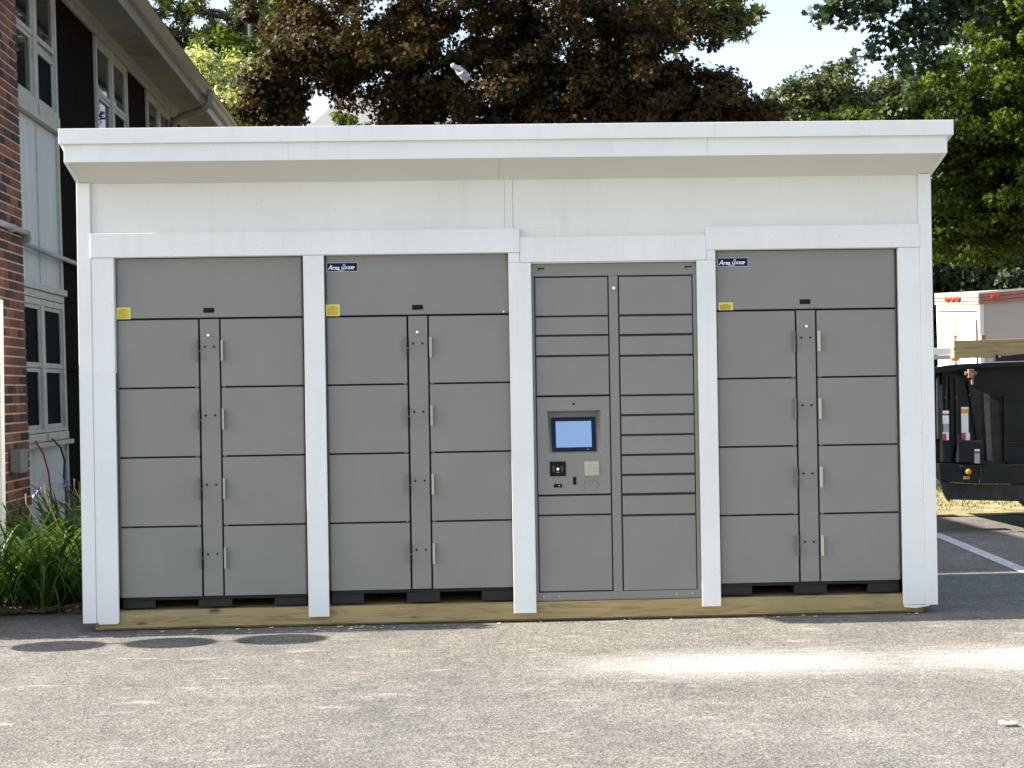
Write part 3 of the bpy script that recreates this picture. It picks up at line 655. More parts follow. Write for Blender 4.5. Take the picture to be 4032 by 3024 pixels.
# ------------------------------------------------------------------ brick building
PIV = Vector((-3.55, 2.9, 1.34))
B = thing('brick_building', 'two storey brick building with white window bays and dark brown panels', 'building', PIV)
B.rotation_euler = (0, R(-0.85), R(0.9))
XB = -3.55
Y0B = 1.86
core = MB().box(-12, -3.462, Y0B, 2.60, -0.1, 4.86).build('wall', 'mortar', B)
box('wall', 'mortar', B, -12, -3.62, 2.601, 13.4, -0.1, 4.86, 0)
# bricks of the near pier, laid in running bond; faces stand proud of the mortar
BL, BH, J = 0.190, 0.0555, 0.0122
bme = {}
def brick(y0, y1, zc, k):
    key = (round(y1-y0, 3), k)
    if key not in bme:
        h = (y1-y0)/2
        o = MB().box(-0.02, 0.005, -h, h, -BH/2, BH/2)
        me = bpy.data.meshes.new('brick'); me.from_pydata(o.v, [], o.f)
        bm = bmesh.new(); bm.from_mesh(me); bmesh.ops.recalc_face_normals(bm, faces=bm.faces)
        bmesh.ops.bevel(bm, geom=[e for e in bm.edges if all(v.co.x > 0 for v in e.verts)], offset=0.002, segments=1, affect='EDGES'); bm.to_mesh(me); bm.free()
        me.materials.append(M['brick%d' % k]); bme[key] = me
    ob = bpy.data.objects.new('brick', bme[key]); COL.objects.link(ob); ob.parent = B
    ob.location = Vector((-3.462+rb.uniform(-.0015, .0015), (y0+y1)/2, zc))-PIV
rb = random.Random(12); nb = 0
row = 0; z = 0.64
fill = MB()
while z < 4.34:
    off = [0.0, -0.102][row % 2]
    if row % 6 == 5: L_ = 0.092
    else: L_ = BL
    ys = []; y = 2.615+ (0.0 if row % 2 == 0 or L_ < 0.1 else 0.0)
    first = True
    while y > 1.87:
        l = L_
        if first and row % 2 == 1 and L_ > 0.1: l = 0.092
        if rb.random() < 0.12 and L_ > 0.1: l = 0.092
        first = False
        ya = max(y-l, 1.866)
        if y-ya > 0.03:
            k = rb.choices([0, 1, 2, 3, 4], [5, 5, 4, 3, 2])[0]
            if nb < 290 and ya > 1.72: brick(ya, y, z, k); nb += 1
            else: fill.box(-3.47, -3.45, ya, y, z-BH/2, z+BH/2)
        y = ya-J
    row += 1; z += BH+J
z = 0.03
row = 0
while z < 4.86:
    if z > 0.61 and z < 4.34: z += BH+J; continue
    y = 2.615-(0.1 if row % 2 else 0)
    while y > 1.9:
        fill.box(-3.472, -3.45, max(y-BL, 1.866), y, z-BH/2, z+BH/2); y -= BL+J
    row += 1; z += BH+J
tag(fill.build('brick_courses', 'brick1', B), kind='stuff')
# end wall bricks facing the yard (joined)
fe = MB(); z = 0.03; row = 0
while z < 4.86:
    x = -3.464-(0.1 if row % 2 else 0)
    while x > -6.5:
        fe.box(x-BL, x, Y0B-0.012, Y0B+0.01, z-BH/2, z+BH/2); x -= BL+J
    row += 1; z += BH+J
tag(fe.build('brick_courses', 'brick0', B), kind='stuff')

def window(y0, y1, z0, z1, rail, gap_open=False, halves=None):
    """white double unit: casing, two double-hung sashes each with its panes"""
    wn = box('window', 'winframe', B, XB-0.05, XB-0.03, y0+.01, y1-.01, z0+.01, z1-.01, 0)
    fr = MB(); t = 0.05
    ym = (y0+y1)/2 if not halves else halves
    fr.box(XB-0.03, XB+0.012, y0, y0+t, z0, z1).box(XB-0.03, XB+0.012, y1-t, y1, z0, z1)
    fr.box(XB-0.03, XB+0.012, ym-0.05, ym+0.05, z0, z1)
    fr.box(XB-0.03, XB+0.010, y0+t, y1-t, z1-t, z1).box(XB-0.03, XB+0.010, y0+t, y1-t, z0, z0+0.03)
    fr.build('frame', 'winframe', wn, 0.003)
    for k, (a, c) in enumerate(((y0+t, ym-0.05), (ym+0.05, y1-t))):
        s = 0.032
        top = MB(); za, zb = rail, z1-t
        top.box(XB-0.02, XB-0.002, a, a+s, za, zb).box(XB-0.02, XB-0.002, c-s, c, za, zb).box(XB-0.02, XB-0.001, a+s, c-s, za, za+0.04).box(XB-0.02, XB-0.002, a+s, c-s, zb-s, zb)
        top.build('sash', 'winframe', wn, 0.002)
        dz = 0.06 if (gap_open and k == 1) else 0.0
        low = MB(); za, zb = z0+0.03, rail-0.003-dz
        low.box(XB-0.029, XB-0.012, a, a+s, za, zb).box(XB-0.029, XB-0.012, c-s, c, za, zb).box(XB-0.029, XB-0.008, a+s, c-s, zb-s, zb).box(XB-0.029, XB-0.012, a+s, c-s, za, za+s)
        low.build('sash', 'winframe', wn, 0.002)
        MB().box(XB-0.0175, XB-0.0145, a+s, c-s, rail+0.04, z1-t-s).build('pane', 'glass' if z1 > 3 else 'screenmesh', wn)
        MB().box(XB-0.0285, XB-0.0255, a+s, c-s, z0+0.03+s, rail-s-dz).build('pane', 'screenmesh' if k == 1 or z1 < 3 else 'glass', wn)
    return wn

def bay(y0, y1, full):
    cas = 0.05
    if full:
        box('bay_panel', 'grime_white', B, XB-0.06, XB-0.02, y0, y1-0.03, 2.22, 3.515, 0)
        box('bay_panel', 'grime_white', B, XB-0.06, XB-0.02, y0, y1-0.03, 0.05, 0.935, 0)
        box('bay_batten', 'winframe', B, XB-0.0195, XB-0.012, 3.52, 3.545, 2.22, 3.515, 0.001)
        box('casing', 'winframe', B, XB-0.02, XB+0.004, y1-0.045, y1-0.001, 0.05, 3.515, 0.003)
        ul = box('window_sill', 'winframe', B, XB-0.02, XB+0.035, y0, y1+0.02, 3.518, 3.56, 0.004)
        box('window_sill', 'winframe', B, XB-0.02, XB+0.028, y0, 3.46, 3.562, 3.66, 0.012)
        box('window_sill', 'winframe', B, XB-0.02, XB+0.028, 3.54, y1-0.04, 3.562, 3.66, 0.012)
        box('lintel', 'winframe', B, XB-0.02, XB+0.03, y0, y1+0.015, 2.165, 2.218, 0.006)
        box('lintel', 'winframe', B, XB-0.02, XB+0.012, y0, y1-0.046, 2.105, 2.163, 0.003)
        box('window_sill', 'winframe', B, XB-0.02, XB+0.045, y0, y1+0.03, 0.938, 0.975, 0.004)
        box('window_sill', 'winframe', B, XB-0.02, XB+0.025, y0, 3.44, 0.978, 1.045, 0.01)
        box('window_sill', 'winframe', B, XB-0.02, XB+0.025, 3.50, y1-0.05, 0.978, 1.045, 0.01)
        window(y0, y1-0.046, 1.05, 2.10, 1.56, halves=3.47)
        window(y0, y1-0.02, 3.66, 4.72, 4.18, True, halves=3.50)
bay(2.63, 4.215, True)
for (a, c) in ((5.735, 7.24), (8.36, 9.90)):
    window(a, c, 3.55, 4.72, 4.19)
    box('window_sill', 'winframe', B, XB-0.02, XB+0.03, a-0.01, c+0.01, 3.50, 3.546, 0.003)
    box('bay_panel', 'grime_white', B, XB-0.06, XB-0.02, a, c, 2.22, 3.49, 0)
    window(a, c, 1.05, 2.20, 1.56)
    box('bay_panel', 'grime_white', B, XB-0.06, XB-0.02, a, c, 0.05, 1.03, 0)
for (a, c) in ((4.222, 5.73), (7.245, 8.355), (9.905, 13.39)):
    n_ = max(2, round((c-a)/0.75)) if c < 13 else 6
    st = (c-a)/n_
    for i in range(n_):
        box('siding_panel', 'dark', B, XB-0.05, XB-0.015, a+i*st+0.002, a+(i+1)*st-0.002, 1.60, 4.73, 0.002)
        box('siding_panel', 'dark', B, XB-0.05, XB-0.015, a+i*st+0.002, a+(i+1)*st-0.002, 0.05, 1.545, 0.002)
    box('siding_batten', 'dark', B, XB-0.05, XB+0.006, a+0.002, c-0.002, 1.549, 1.597, 0.003)
box('frieze_board', 'soffit', B, XB-0.05, XB+0.012, 2.62, 13.4, 4.735, 4.80, 0.003)
box('frieze_board', 'soffit', B, XB-0.05, XB+0.035, 1.84, 13.4, 4.802, 4.86, 0.003)
# soffit planks, gutter and roof
ss = 0.36
y = 1.82
sp = bpy.data.meshes.new('soffit_plank')
q = MB().poly([(-3.52, 0, 4.862), (-3.52, ss-0.006, 4.862), (-3.13, ss-0.006, 4.792), (-3.13, 0, 4.792), (-3.52, 0, 4.88), (-3.52, ss-0.006, 4.88), (-3.13, ss-0.006, 4.81), (-3.13, 0, 4.81)], [(0, 1, 2, 3), (7, 6, 5, 4), (0, 4, 5, 1), (1, 5, 6, 2), (2, 6, 7, 3), (3, 7, 4, 0)])
q.poly([(-3.52, ss*.33, 4.860), (-3.52, ss*.33+.012, 4.860), (-3.13, ss*.33+.012, 4.790), (-3.13, ss*.33, 4.790)], [(0, 1, 2, 3)])
q.poly([(-3.52, ss*.66, 4.860), (-3.52, ss*.66+.012, 4.860), (-3.13, ss*.66+.012, 4.790), (-3.13, ss*.66, 4.790)], [(0, 1, 2, 3)])
sp.from_pydata([(x-PIV.x, yy, zz-PIV.z) for x, yy, zz in q.v], [], q.f); sp.materials.append(M['soffit'])
sp2 = sp.copy(); sp2.materials[0] = mat('building_soffit_stained', (0.27, 0.255, 0.24), 0.6, var=0.2, scale=6)
rs = random.Random(9)
while y < 13.3:
    o = bpy.data.objects.new('soffit_plank', rs.choice([sp, sp, sp2])); COL.objects.link(o); o.parent = B; o.location = (0, y-PIV.y, rs.uniform(-.002, .002)); y += ss
gt = MB().prism([(-3.125, 4.740), (-3.125, 4.985), (-3.02, 4.985), (-3.005, 4.965), (-3.012, 4.935), (-3.035, 4.905), (-3.05, 4.86), (-3.095, 4.855), (-3.095, 4.74)], 1.80, 13.6, 'y')
gt.build('gutter', 'gutter', B)
MB().prism([(-3.13, 4.985), (-3.02, 5.002), (-8.0, 6.2), (-13, 5.0), (-13, 4.9), (-8, 6.05)], 1.79, 13.6, 'y').build('roof', 'shingle', B)
MB().prism([(-12, 4.861), (-3.53, 4.90), (-8, 6.0)], 1.87, 13.39, 'y').build('gable_wall', 'dark', B)
# curved downspout leaving the gutter
MB().tube([(-3.03, 9.6, 4.95), (-3.03, 9.6, 4.84), (-3.045, 9.6, 4.78), (-3.10, 9.6, 4.72), (-3.22, 9.6, 4.675), (-3.36, 9.6, 4.64), (-3.45, 9.6, 4.58), (-3.48, 9.6, 4.45), (-3.48, 9.6, 0.2)], 0.045, 10).build('downspout', 'gutter', B, 0, True)
# conduit along the facade
cd_ = MB().tube([(-3.425, 1.86, 2.535), (-3.425, 2.60, 2.53)], 0.022, 10).build('conduit', 'conduit', B, 0, True)
MB().tube([(-3.425, 2.20, 2.53), (-3.425, 2.24, 2.53)], 0.031, 10).build('coupling', 'conduit', cd_)
MB().tube([(-3.425, 2.60, 2.53), (-3.43, 2.66, 2.50), (-3.50, 2.72, 2.485)], 0.030, 10).build('coupling', 'conduit', cd_)
MB().tube([(-3.50, 2.70, 2.483), (-3.512, 3.5, 2.475), (-3.512, 6.5, 2.46)], 0.021, 10).build('conduit', 'conduit', B, 0, True)
box('meter_box', mat('meter_box_paint', (0.13, 0.14, 0.145), 0.5), B, -3.45, -3.37, 2.06, 2.24, 0.80, 0.965, 0.006)

q0 = at(-2, 1180, 1.40); q1 = at(9, 1980, 1.40)
ps = MB().poly([(q1.x-.045, 1.36, 0), (q1.x+.012, 1.36, 0), (q1.x+.012, 1.43, 0), (q1.x-.045, 1.43, 0), (q0.x-.045, 1.36, q0.z), (q0.x+.015, 1.36, q0.z), (q0.x+.015, 1.43, q0.z), (q0.x-.045, 1.43, q0.z)],
               [(0, 3, 2, 1), (4, 5, 6, 7), (0, 1, 5, 4), (1, 2, 6, 5), (2, 3, 7, 6), (3, 0, 4, 7)]).build('white_post', 'white', None, 0.003)
tag(ps, 'white painted post in front of the brick pier at the left edge', 'post')
# ------------------------------------------------------------------ cables on the wall
c = MB().tube([(-3.50, 2.98, 1.0), (-3.46, 3.05, 0.9), (-3.44, 3.12, 0.74), (-3.43, 3.16, 0.5), (-3.42, 3.17, 0.05)], 0.0065, 8).build('red_hose', 'redc', None, 0, True)
tag(c, 'thin red hose hanging down the white panel behind the irises', 'hose')
c = MB().tube([(-3.50, 3.46, 1.0), (-3.45, 3.52, 0.93), (-3.44, 3.60, 0.82), (-3.44, 3.58, 0.70), (-3.42, 3.55, 0.55), (-3.42, 3.5, 0.05)], [0.008, .008, .009, .011, .009, .008], 8).build('black_cable', 'blackc', None, 0, True)
tag(c, 'black cable dropping from the lower window sill beside the red hose', 'cable')

# ------------------------------------------------------------------ plants
def set_tint(me, vals):
    a = me.attributes.new('tint', 'FLOAT', 'FACE'); a.data.foreach_set('value', np.asarray(vals, np.float32))

MAPLE = np.array([(0, -.45), (.16, -.30), (.45, -.28), (.30, -.02), (.55, .20), (.22, .16), (0, .62), (-.22, .16), (-.55, .20), (-.30, -.02), (-.45, -.28), (-.16, -.30)])
MAPLE8 = np.array([(0, -.4), (.42, -.28), (.26, 0), (.55, .22), (.16, .2), (0, .62), (-.16, .2), (-.55, .22), (-.26, 0), (-.42, -.28)])
OVAL = np.array([(0, -.5), (.26, -.1), (.18, .3), (0, .55), (-.18, .3), (-.26, -.1)])
RHOMB = np.array([(0, -.5), (.32, 0), (0, .5), (-.32, 0)])
NEEDLE = np.array([(-.05, -.5), (.05, -.5), (.03, .5), (-.03, .5)])

def leaves(name, m, C, Nn, size, shape, parent=None, tint=None, dirv=None):
    C = np.asarray(C, float); n = len(C); k = len(shape)
    Nn = Nn/np.linalg.norm(Nn, axis=1, keepdims=True)
    a = RNG.normal(size=(n, 3)) if dirv is None else dirv+RNG.normal(size=(n, 3))*0.25
    T = np.cross(Nn, a); T /= np.linalg.norm(T, axis=1, keepdims=True); Bv = np.cross(Nn, T)
    size = np.asarray(size)[:, None, None]
    sh = shape[None, :, :]
    V = C[:, None, :] + size*(T[:, None, :]*sh[..., :1] + Bv[:, None, :]*sh[..., 1:] + Nn[:, None, :]*(np.abs(sh[..., :1])*0.35 - sh[..., 1:]**2*0.25))
    o0 = org(parent); V = V.reshape(-1, 3) - np.array(o0)
    me = bpy.data.meshes.new(name); me.vertices.add(n*k); me.vertices.foreach_set('co', V.astype(np.float32).ravel())
    me.loops.add(n*k); me.loops.foreach_set('vertex_index', np.arange(n*k, dtype=np.int32))
    me.polygons.add(n); me.polygons.foreach_set('loop_start', np.arange(0, n*k, k, dtype=np.int32))
    try: me.polygons.foreach_set('loop_total', np.full(n, k, dtype=np.int32))
    except Exception: pass
    me.update(calc_edges=True)
    set_tint(me, np.clip(tint if tint is not None else RNG.random(n), 0, 1))
    me.materials.append(M[m]); o = bpy.data.objects.new(name, me); COL.objects.link(o)
    if parent: o.parent = parent
    return o

def scatter(blobs, sub_r, per, size, droop=0.3, power=0.5, spread=0.7):
    """leaf clumps spread through the volume of several ellipsoids -> positions, normals, sizes, tints"""
    P, Nn, S, T = [], [], [], []
    for (c, r, nsub) in blobs:
        c = np.array(c); r = np.array(r if hasattr(r, '__len__') else (r, r, r))
        d = RNG.normal(size=(nsub, 3)); d /= np.linalg.norm(d, axis=1, keepdims=True)
        rad = RNG.random((nsub, 1))**power
        sc = c + d*r*rad
        for i in range(nsub):
            m_ = max(3, int(per*RNG.uniform(0.5, 1.5)))
            q = RNG.normal(size=(m_, 3)); q /= np.linalg.norm(q, axis=1, keepdims=True)
            rr_ = sub_r*RNG.uniform(0.6, 1.3)*RNG.random((m_, 1))**0.45
            pos = sc[i] + q*rr_*np.array([1, 1, 0.7])
            out = q*0.7 + d[i]*0.45 + np.array([0, 0, 0.55]) + RNG.normal(size=(m_, 3))*spread
            P.append(pos); Nn.append(out); S.append(size*RNG.uniform(0.65, 1.3, m_)); T.append(np.clip(RNG.normal(0.45+RNG.normal()*0.13, 0.22, m_), 0, 1))
    return np.vstack(P), np.vstack(Nn), np.hstack(S), np.hstack(T)

def limbs(base, tips, r0, parent, name='trunk', jig=0.15, m='bark'):
    b = MB(); rl = random.Random(int(abs(base[0]*100))+3); base = Vector(base)
    fork = tips[0]
    for i, (tp, rt) in enumerate(tips):
        tp = Vector(tp); st = base if i == 0 else base.lerp(Vector(fork[0]), rl.uniform(0.35, 0.9))
        ra = r0 if i == 0 else r0*0.45
        pts = []; n = 7
        for k in range(n+1):
            t = k/n; p_ = st.lerp(tp, t)
            if i: p_.z += math.sin(t*math.pi)*0.25
            if 0 < k < n: p_ += Vector((rl.uniform(-jig, jig), rl.uniform(-jig, jig), rl.uniform(-jig, jig)*0.5))
            pts.append(p_)
        b.tube(pts, [ra+(rt-ra)*k/n for k in range(n+1)], 8)
    return b.build(name, m, parent, 0, True)

def blob(px, py, Y, rx, ry, rz, n):
    c = at(px, py, Y); return ((c.x, c.y, c.z), (rx, ry, rz), n)

# copper maple right behind the shed
cm = thing('copper_maple_tree', 'large maple with dark copper bronze leaves behind the shed roof', 'tree', (0.6, 10.6, 0))
S_ = 19.2/6000
bl = [blob(2150, 60, 10.6, 2.2, 2.0, 1.4, 190), blob(1500, 120, 10.4, 1.6, 1.6, 1.1, 130), blob(1200, 60, 10.7, 0.75, 1.0, 0.7, 42),
      blob(1100, 330, 10.2, 0.36, 0.8, 0.30, 30), blob(1330, 230, 10.2, 0.75, 1.0, 0.26, 40), blob(1010, 395, 10.1, 0.16, 0.4, 0.22, 8),
      blob(1690, 400, 10.4, 0.72, 1.1, 0.42, 56), blob(1560, 470, 10.4, 0.2, .6, 0.12, 8), blob(2050, 420, 10.3, 1.2, 1.4, 0.7, 110),
      blob(2450, 400, 10.6, 1.0, 1.4, 0.62, 100), blob(2780, 420, 10.8, 0.72, 1.1, 0.40, 56), blob(2950, 465, 10.9, 0.42, 0.8, 0.22, 26),
      blob(2480, 130, 10.8, 0.9, 1.2, 0.7, 60), blob(2640, 320, 10.8, 0.55, 0.8, 0.2, 22), blob(2100, 700, 11, 1.9, 1.8, 0.8, 45), blob(2250, -330, 10.8, 2.4, 2.0, 1.2, 60), blob(1120, 470, 10.2, 0.3, 0.4, 0.08, 5)]
P_, N_, S2, T_ = scatter(bl, 0.21, 135, 0.060)
leaves('crown', 'copper', P_, N_, S2, MAPLE8, cm, T_)
limbs((0.6, 10.6, 0), [((0.7, 10.8, 6.5), 0.08)] + [((c[0][0], c[0][1], c[0][2]), 0.03) for c in bl[1:15] if c[0][0] > at(1600, 400, 10.4).x], 0.27, cm)

# green maple on the right, with its long branch reaching over the yard
gm = thing('green_maple_tree', 'tall bright green maple on the right behind the box truck', 'tree', (9.8, 13.0, 0))
bl = [blob(4050, 300, 12.5, 1.3, 1.8, 1.6, 170), blob(3800, 420, 12.2, 1.0, 1.5, 0.75, 90), blob(3620, 520, 12, 0.75, 1.2, 0.5, 50), blob(3480, 500, 12, 0.45, 0.8, 0.28, 22),
      blob(3850, 760, 12.2, 0.9, 1.5, 0.9, 100), blob(4100, 780, 12.6, 1.2, 1.6, 0.8, 90), blob(3950, 120, 12.4, 0.7, 1.2, 0.7, 50), blob(4200, 0, 12.8, 1.2, 1.5, 1.2, 60),
      blob(3720, 920, 12.8, 0.75, 1.2, 0.45, 50), blob(4000, 930, 12.8, 1.0, 1.2, 0.45, 50), blob(3650, 860, 12.9, .5, .8, .5, 30), blob(3900, 860, 14.4, 1.6, 1.0, .7, 90), blob(4000, 600, 14.6, 1.5, 1.0, 1.6, 90), blob(3310, 470, 12.4, 0.16, 0.4, 0.12, 5), blob(3260, 500, 12.4, 0.12, 0.3, 0.08, 3), blob(4300, 600, 12, 1.5, 1.5, 1.5, 60)]
P_, N_, S2, T_ = scatter(bl, 0.24, 125, 0.066)
leaves('crown', 'green', P_, N_, S2, MAPLE8, gm, T_)
limbs((9.8, 13, 0), [((9.2, 13, 6), 0.08)] + [(c[0], 0.03) for c in bl[:9]], 0.25, gm)

# the overhanging branch belongs to a second, nearer maple out of frame on the right
om = thing('overhanging_maple_tree', 'nearer maple whose dark leafy branches hang into the sky at upper right', 'tree', (9.2, 6.5, 0))
brs = []
trunk_top = Vector((9.0, 6.6, 5.6))
tipsb = [at(3230, 70, 6.0), at(3290, 110, 6.1), at(3400, 190, 6.1), at(3370, 260, 6.2), at(3500, 270, 6.3), at(3560, 130, 6.0), at(3430, 50, 6.0), at(3700, 60, 6.2), at(3620, 230, 6.4), at(3250, 20, 6.0), at(3760, 20, 6.3), at(3500, -40, 6.2), at(3590, 320, 6.5), at(3850, 90, 6.4), at(3650, 150, 6.2), at(3320, 30, 6.1), at(3830, 20, 6.2)]
b = MB()
b.tube([(9.2, 6.5, 0), (9.15, 6.5, 2.5), trunk_top], [0.22, 0.18, 0.14], 10)
P_, N_, S2, T_ = [], [], [], []
hub = at(3980, -120, 6.3)
b.tube([trunk_top, trunk_top.lerp(hub, 0.5)+Vector((0, 0, 0.2)), hub], [0.12, 0.08, 0.06], 8)
rl = random.Random(8)
for tp in tipsb:
    pts = [hub.lerp(tp, t)+Vector((rl.uniform(-.05, .05), rl.uniform(-.08, .08), 0.14*math.sin(t*math.pi)+rl.uniform(-.03, .03))) for t in np.linspace(0, 1, 8)]
    b.tube(pts, [0.026*(1-t)+0.004 for t in np.linspace(0, 1, 8)], 5)
    L_ = (tp-hub).length
    for k in range(34):
        t = 1-rl.random()**1.3*min(1, 0.95/L_*1.0)
        i = min(int(t*7), 6); q = pts[i].lerp(pts[i+1], t*7-i)
        for _ in range(4):
            P_.append(np.array(q)+RNG.normal(size=3)*np.array([0.065, 0.09, 0.06])+np.array([0, 0, -0.03])); N_.append(RNG.normal(size=3)*0.6+np.array([-0.3, -0.5, 0.5]))
            S2.append(0.085*rl.uniform(0.6, 1.25))
b.build('trunk', 'bark', om, 0, True)
cr_ = scatter([((9.3, 6.5, 6.6), (2.7, 2.6, 2.2), 120), ((10.5, 4.5, 5.4), (2.2, 2.2, 1.8), 70)], 0.5, 60, 0.13)
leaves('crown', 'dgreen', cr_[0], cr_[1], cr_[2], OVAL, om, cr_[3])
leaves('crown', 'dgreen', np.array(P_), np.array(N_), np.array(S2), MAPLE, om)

def simple_tree(name, label, base, blobs, sub_r, per, size, m, shape, r0=0.2, group=None, cat='tree', spread=0.7):
    t = thing(name, label, cat, base, group)
    P_, N_, S2, T_ = scatter(blobs, sub_r, per, size, spread=spread)
    leaves('crown', m, P_, N_, S2, shape, t, T_)
    limbs(base, [((base[0], base[1], max(c[0][2] for c in blobs)), 0.05)] + [(c[0], 0.03) for c in blobs[:8]], r0, t)
    return t

def gx(px, Y): q = at(px, 1500, Y); return (q.x, Y, 0)
simple_tree('oak_tree', 'small distant rounded tree between the copper maple and the green maple', gx(3160, 30),
            [blob(3150, 400, 30, 1.0, 1.3, 0.55, 46), blob(3290, 370, 30, 0.85, 1.2, 0.75, 46), blob(3080, 470, 30, 0.8, 1.2, 0.5, 30), blob(3380, 450, 30.5, 1.0, 1.2, 0.55, 40), blob(3250, 520, 30, 1.8, 1.4, 0.7, 40)], 0.36, 75, 0.135, 'mgreen', OVAL)
simple_tree('oak_tree', 'pale hazy tree peeking out under the overhanging branch', gx(3440, 38),
            [blob(3470, 420, 38, 1.2, 1.3, 0.8, 46), blob(3560, 380, 38, 1.2, 1.3, 0.9, 46), blob(3400, 480, 38, 1.2, 1.2, 0.7, 30)], 0.4, 60, 0.16, 'mgreen', OVAL)
# light flowering tree on the left
simple_tree('flowering_tree', 'sunlit pale green tree with cream blossom left of the copper maple', gx(860, 15),
            [blob(800, 300, 14.6, 0.4, 0.6, 0.42, 30), blob(870, 410, 14.4, 0.45, 0.6, 0.36, 34), blob(830, 330, 15, 0.42, 0.9, 0.5, 30), blob(900, 430, 15, 0.45, 0.9, 0.38, 34), blob(960, 300, 15.3, 0.5, 0.9, 0.45, 26), blob(780, 270, 15.2, 0.28, 0.6, 0.25, 12), blob(980, 480, 14.8, 0.28, 0.5, 0.22, 14), blob(900, 540, 15, 0.9, 0.8, 0.4, 20)], 0.20, 80, 0.062, 'lime', OVAL, 0.1)
simple_tree('linden_tree', 'mid green leafy tree above the flowering tree at upper left', gx(1010, 19),
            [blob(880, 190, 19, 0.6, 0.9, 0.28, 26), blob(960, 250, 19, 0.6, 0.9, 0.38, 30), blob(1080, 210, 19, 0.5, 0.8, 0.40, 26), blob(1130, 60, 19, 0.35, 0.8, 0.4, 16), blob(820, 250, 19, 0.35, 0.7, 0.22, 12), blob(1010, 420, 19, 0.9, 0.9, 0.7, 26)], 0.26, 60, 0.095, 'green', OVAL, 0.14)

simple_tree('evergreen_shrub', 'low green evergreen seen against the pale house roof', gx(1350, 22),
            [blob(1350, 470, 22, 0.28, 0.4, 0.18, 16), blob(1390, 520, 22, 0.5, 0.5, 0.3, 20)], 0.14, 60, 0.07, 'green', OVAL, 0.06)

def pine(name, label, base, tiers, m='pine'):
    t = thing(name, label, 'tree', base)
    top = max(c[0][2] for c in tiers)
    b = MB(); b.tube([base, (base[0]+0.1, base[1], top*0.5), (base[0], base[1], top+1.5)], [0.28, 0.2, 0.08], 10)
    P_, D_, S2 = [], [], []
    for (c, r, n) in tiers:
        c = Vector(c); st = Vector((base[0], base[1], c.z-0.3))
        b.tube([st, st.lerp(c, 0.5)+Vector((0, 0, 0.12)), c], [0.07, 0.045, 0.015], 6)
        for _ in range(n):
            tc = np.array(c)+RNG.normal(size=3)*np.array(r)*0.5
            k = 46
            d = RNG.normal(size=(k, 3))+np.array([0, 0, 0.45]); d /= np.linalg.norm(d, axis=1, keepdims=True)
            P_.append(tc+d*RNG.uniform(0.03, 0.13, (k, 1))); D_.append(d); S2.append(RNG.uniform(0.12, 0.2, k))
    P_ = np.vstack(P_); D_ = np.vstack(D_); S2 = np.hstack(S2)
    nrm = np.cross(D_, RNG.normal(size=D_.shape))
    # needles lie along their shoot direction
    leaves('crown', m, P_, nrm, S2, np.array([(-.09, -.5), (.09, -.5), (.05, .5), (-.05, .5)]), t, None, D_)
    b.build('trunk', 'bark', t, 0, True); return t
pine('pine_tree', 'dark pine with open branches at the top left above the building eave', gx(1000, 24),
     [blob(x, y, 24+dy, rx, 0.7, rz, n) for (x, y, dy, rx, rz, n) in [(600, 40, 0, 0.6, 0.35, 26), (680, 130, .2, 0.7, 0.35, 34), (640, 250, 0, 0.45, 0.25, 20), (740, 40, .1, 0.6, 0.25, 22), (780, 200, .3, .6, .22, 24), (920, 110, .2, 0.7, 0.3, 34), (1030, 30, .1, 0.6, 0.4, 36), (1090, 120, 0, 0.5, 0.35, 30), (840, 160, .2, .35, .15, 10), (700, 320, .3, .4, .25, 14), (560, 130, 0, .4, .4, 18), (990, 210, .2, .5, .25, 20), (1180, 60, 0, .6, .5, 30)]])
pine('pine_tree', 'pine bough reaching right into the sky above the copper maple', gx(2380, 20),
     [blob(x, y, 20+dy, rx, 0.55, rz, n) for (x, y, dy, rx, rz, n) in [(2700, 60, 0, 0.5, 0.28, 34), (2820, 85, .1, 0.5, 0.18, 30), (2920, 75, .1, 0.38, 0.13, 18), (2880, 130, .1, 0.36, 0.10, 12), (2740, 10, 0, 0.5, 0.3, 26), (2880, 10, .2, 0.3, 0.2, 10), (2650, 140, 0, 0.4, 0.2, 16), (2600, 20, .1, .6, .4, 26), (2980, 80, 0, .14, .06, 4)]])

# further woodland closing the view
wl = []
for i in range(16):
    px = 3600+i*55 if i < 10 else 3600+(i-10)*90
    wl.append(blob(px, 1050+60*math.sin(i*2.1) if i < 10 else 700, 34 if i < 10 else 30, 2.2, 1.5, 2.2, 46))
P_, N_, S2, T_ = scatter(wl, 0.6, 50, 0.24)
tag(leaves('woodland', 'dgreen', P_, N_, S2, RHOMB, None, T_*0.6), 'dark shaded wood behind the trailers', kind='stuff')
wl = [((x, 46+3*math.sin(x), 3.2+0.8*math.sin(x*1.3)), (3, 2, 2.8), 40) for x in np.arange(-26, 24, 3.4)]
P_, N_, S2, T_ = scatter(wl, 0.7, 46, 0.3)
tag(leaves('woodland', 'mgreen', P_, N_, S2, RHOMB, None, T_), 'low far-off trees seen through gaps in the maple', kind='stuff')
# unseen trees right of the yard, mirrored in windows; nearest added to block sky
for i, (x, y) in enumerate([(9.6, 0.2), (16, 14), (13.5, -4)]):
    simple_tree('unseen_tree', ['unseen broad tree added right of the yard to screen off sky', 'unseen broad tree at the far end of the yard on the right', 'unseen broad tree right of the yard beside the camera'][i], (x, y, 0),
                [((x, y, 5), (2.5, 2.5, 2.6), 110), ((x-1, y-1, 3.2), (2, 2, 1.5), 50)], 0.5, 40, 0.22, 'green', RHOMB, 0.25)

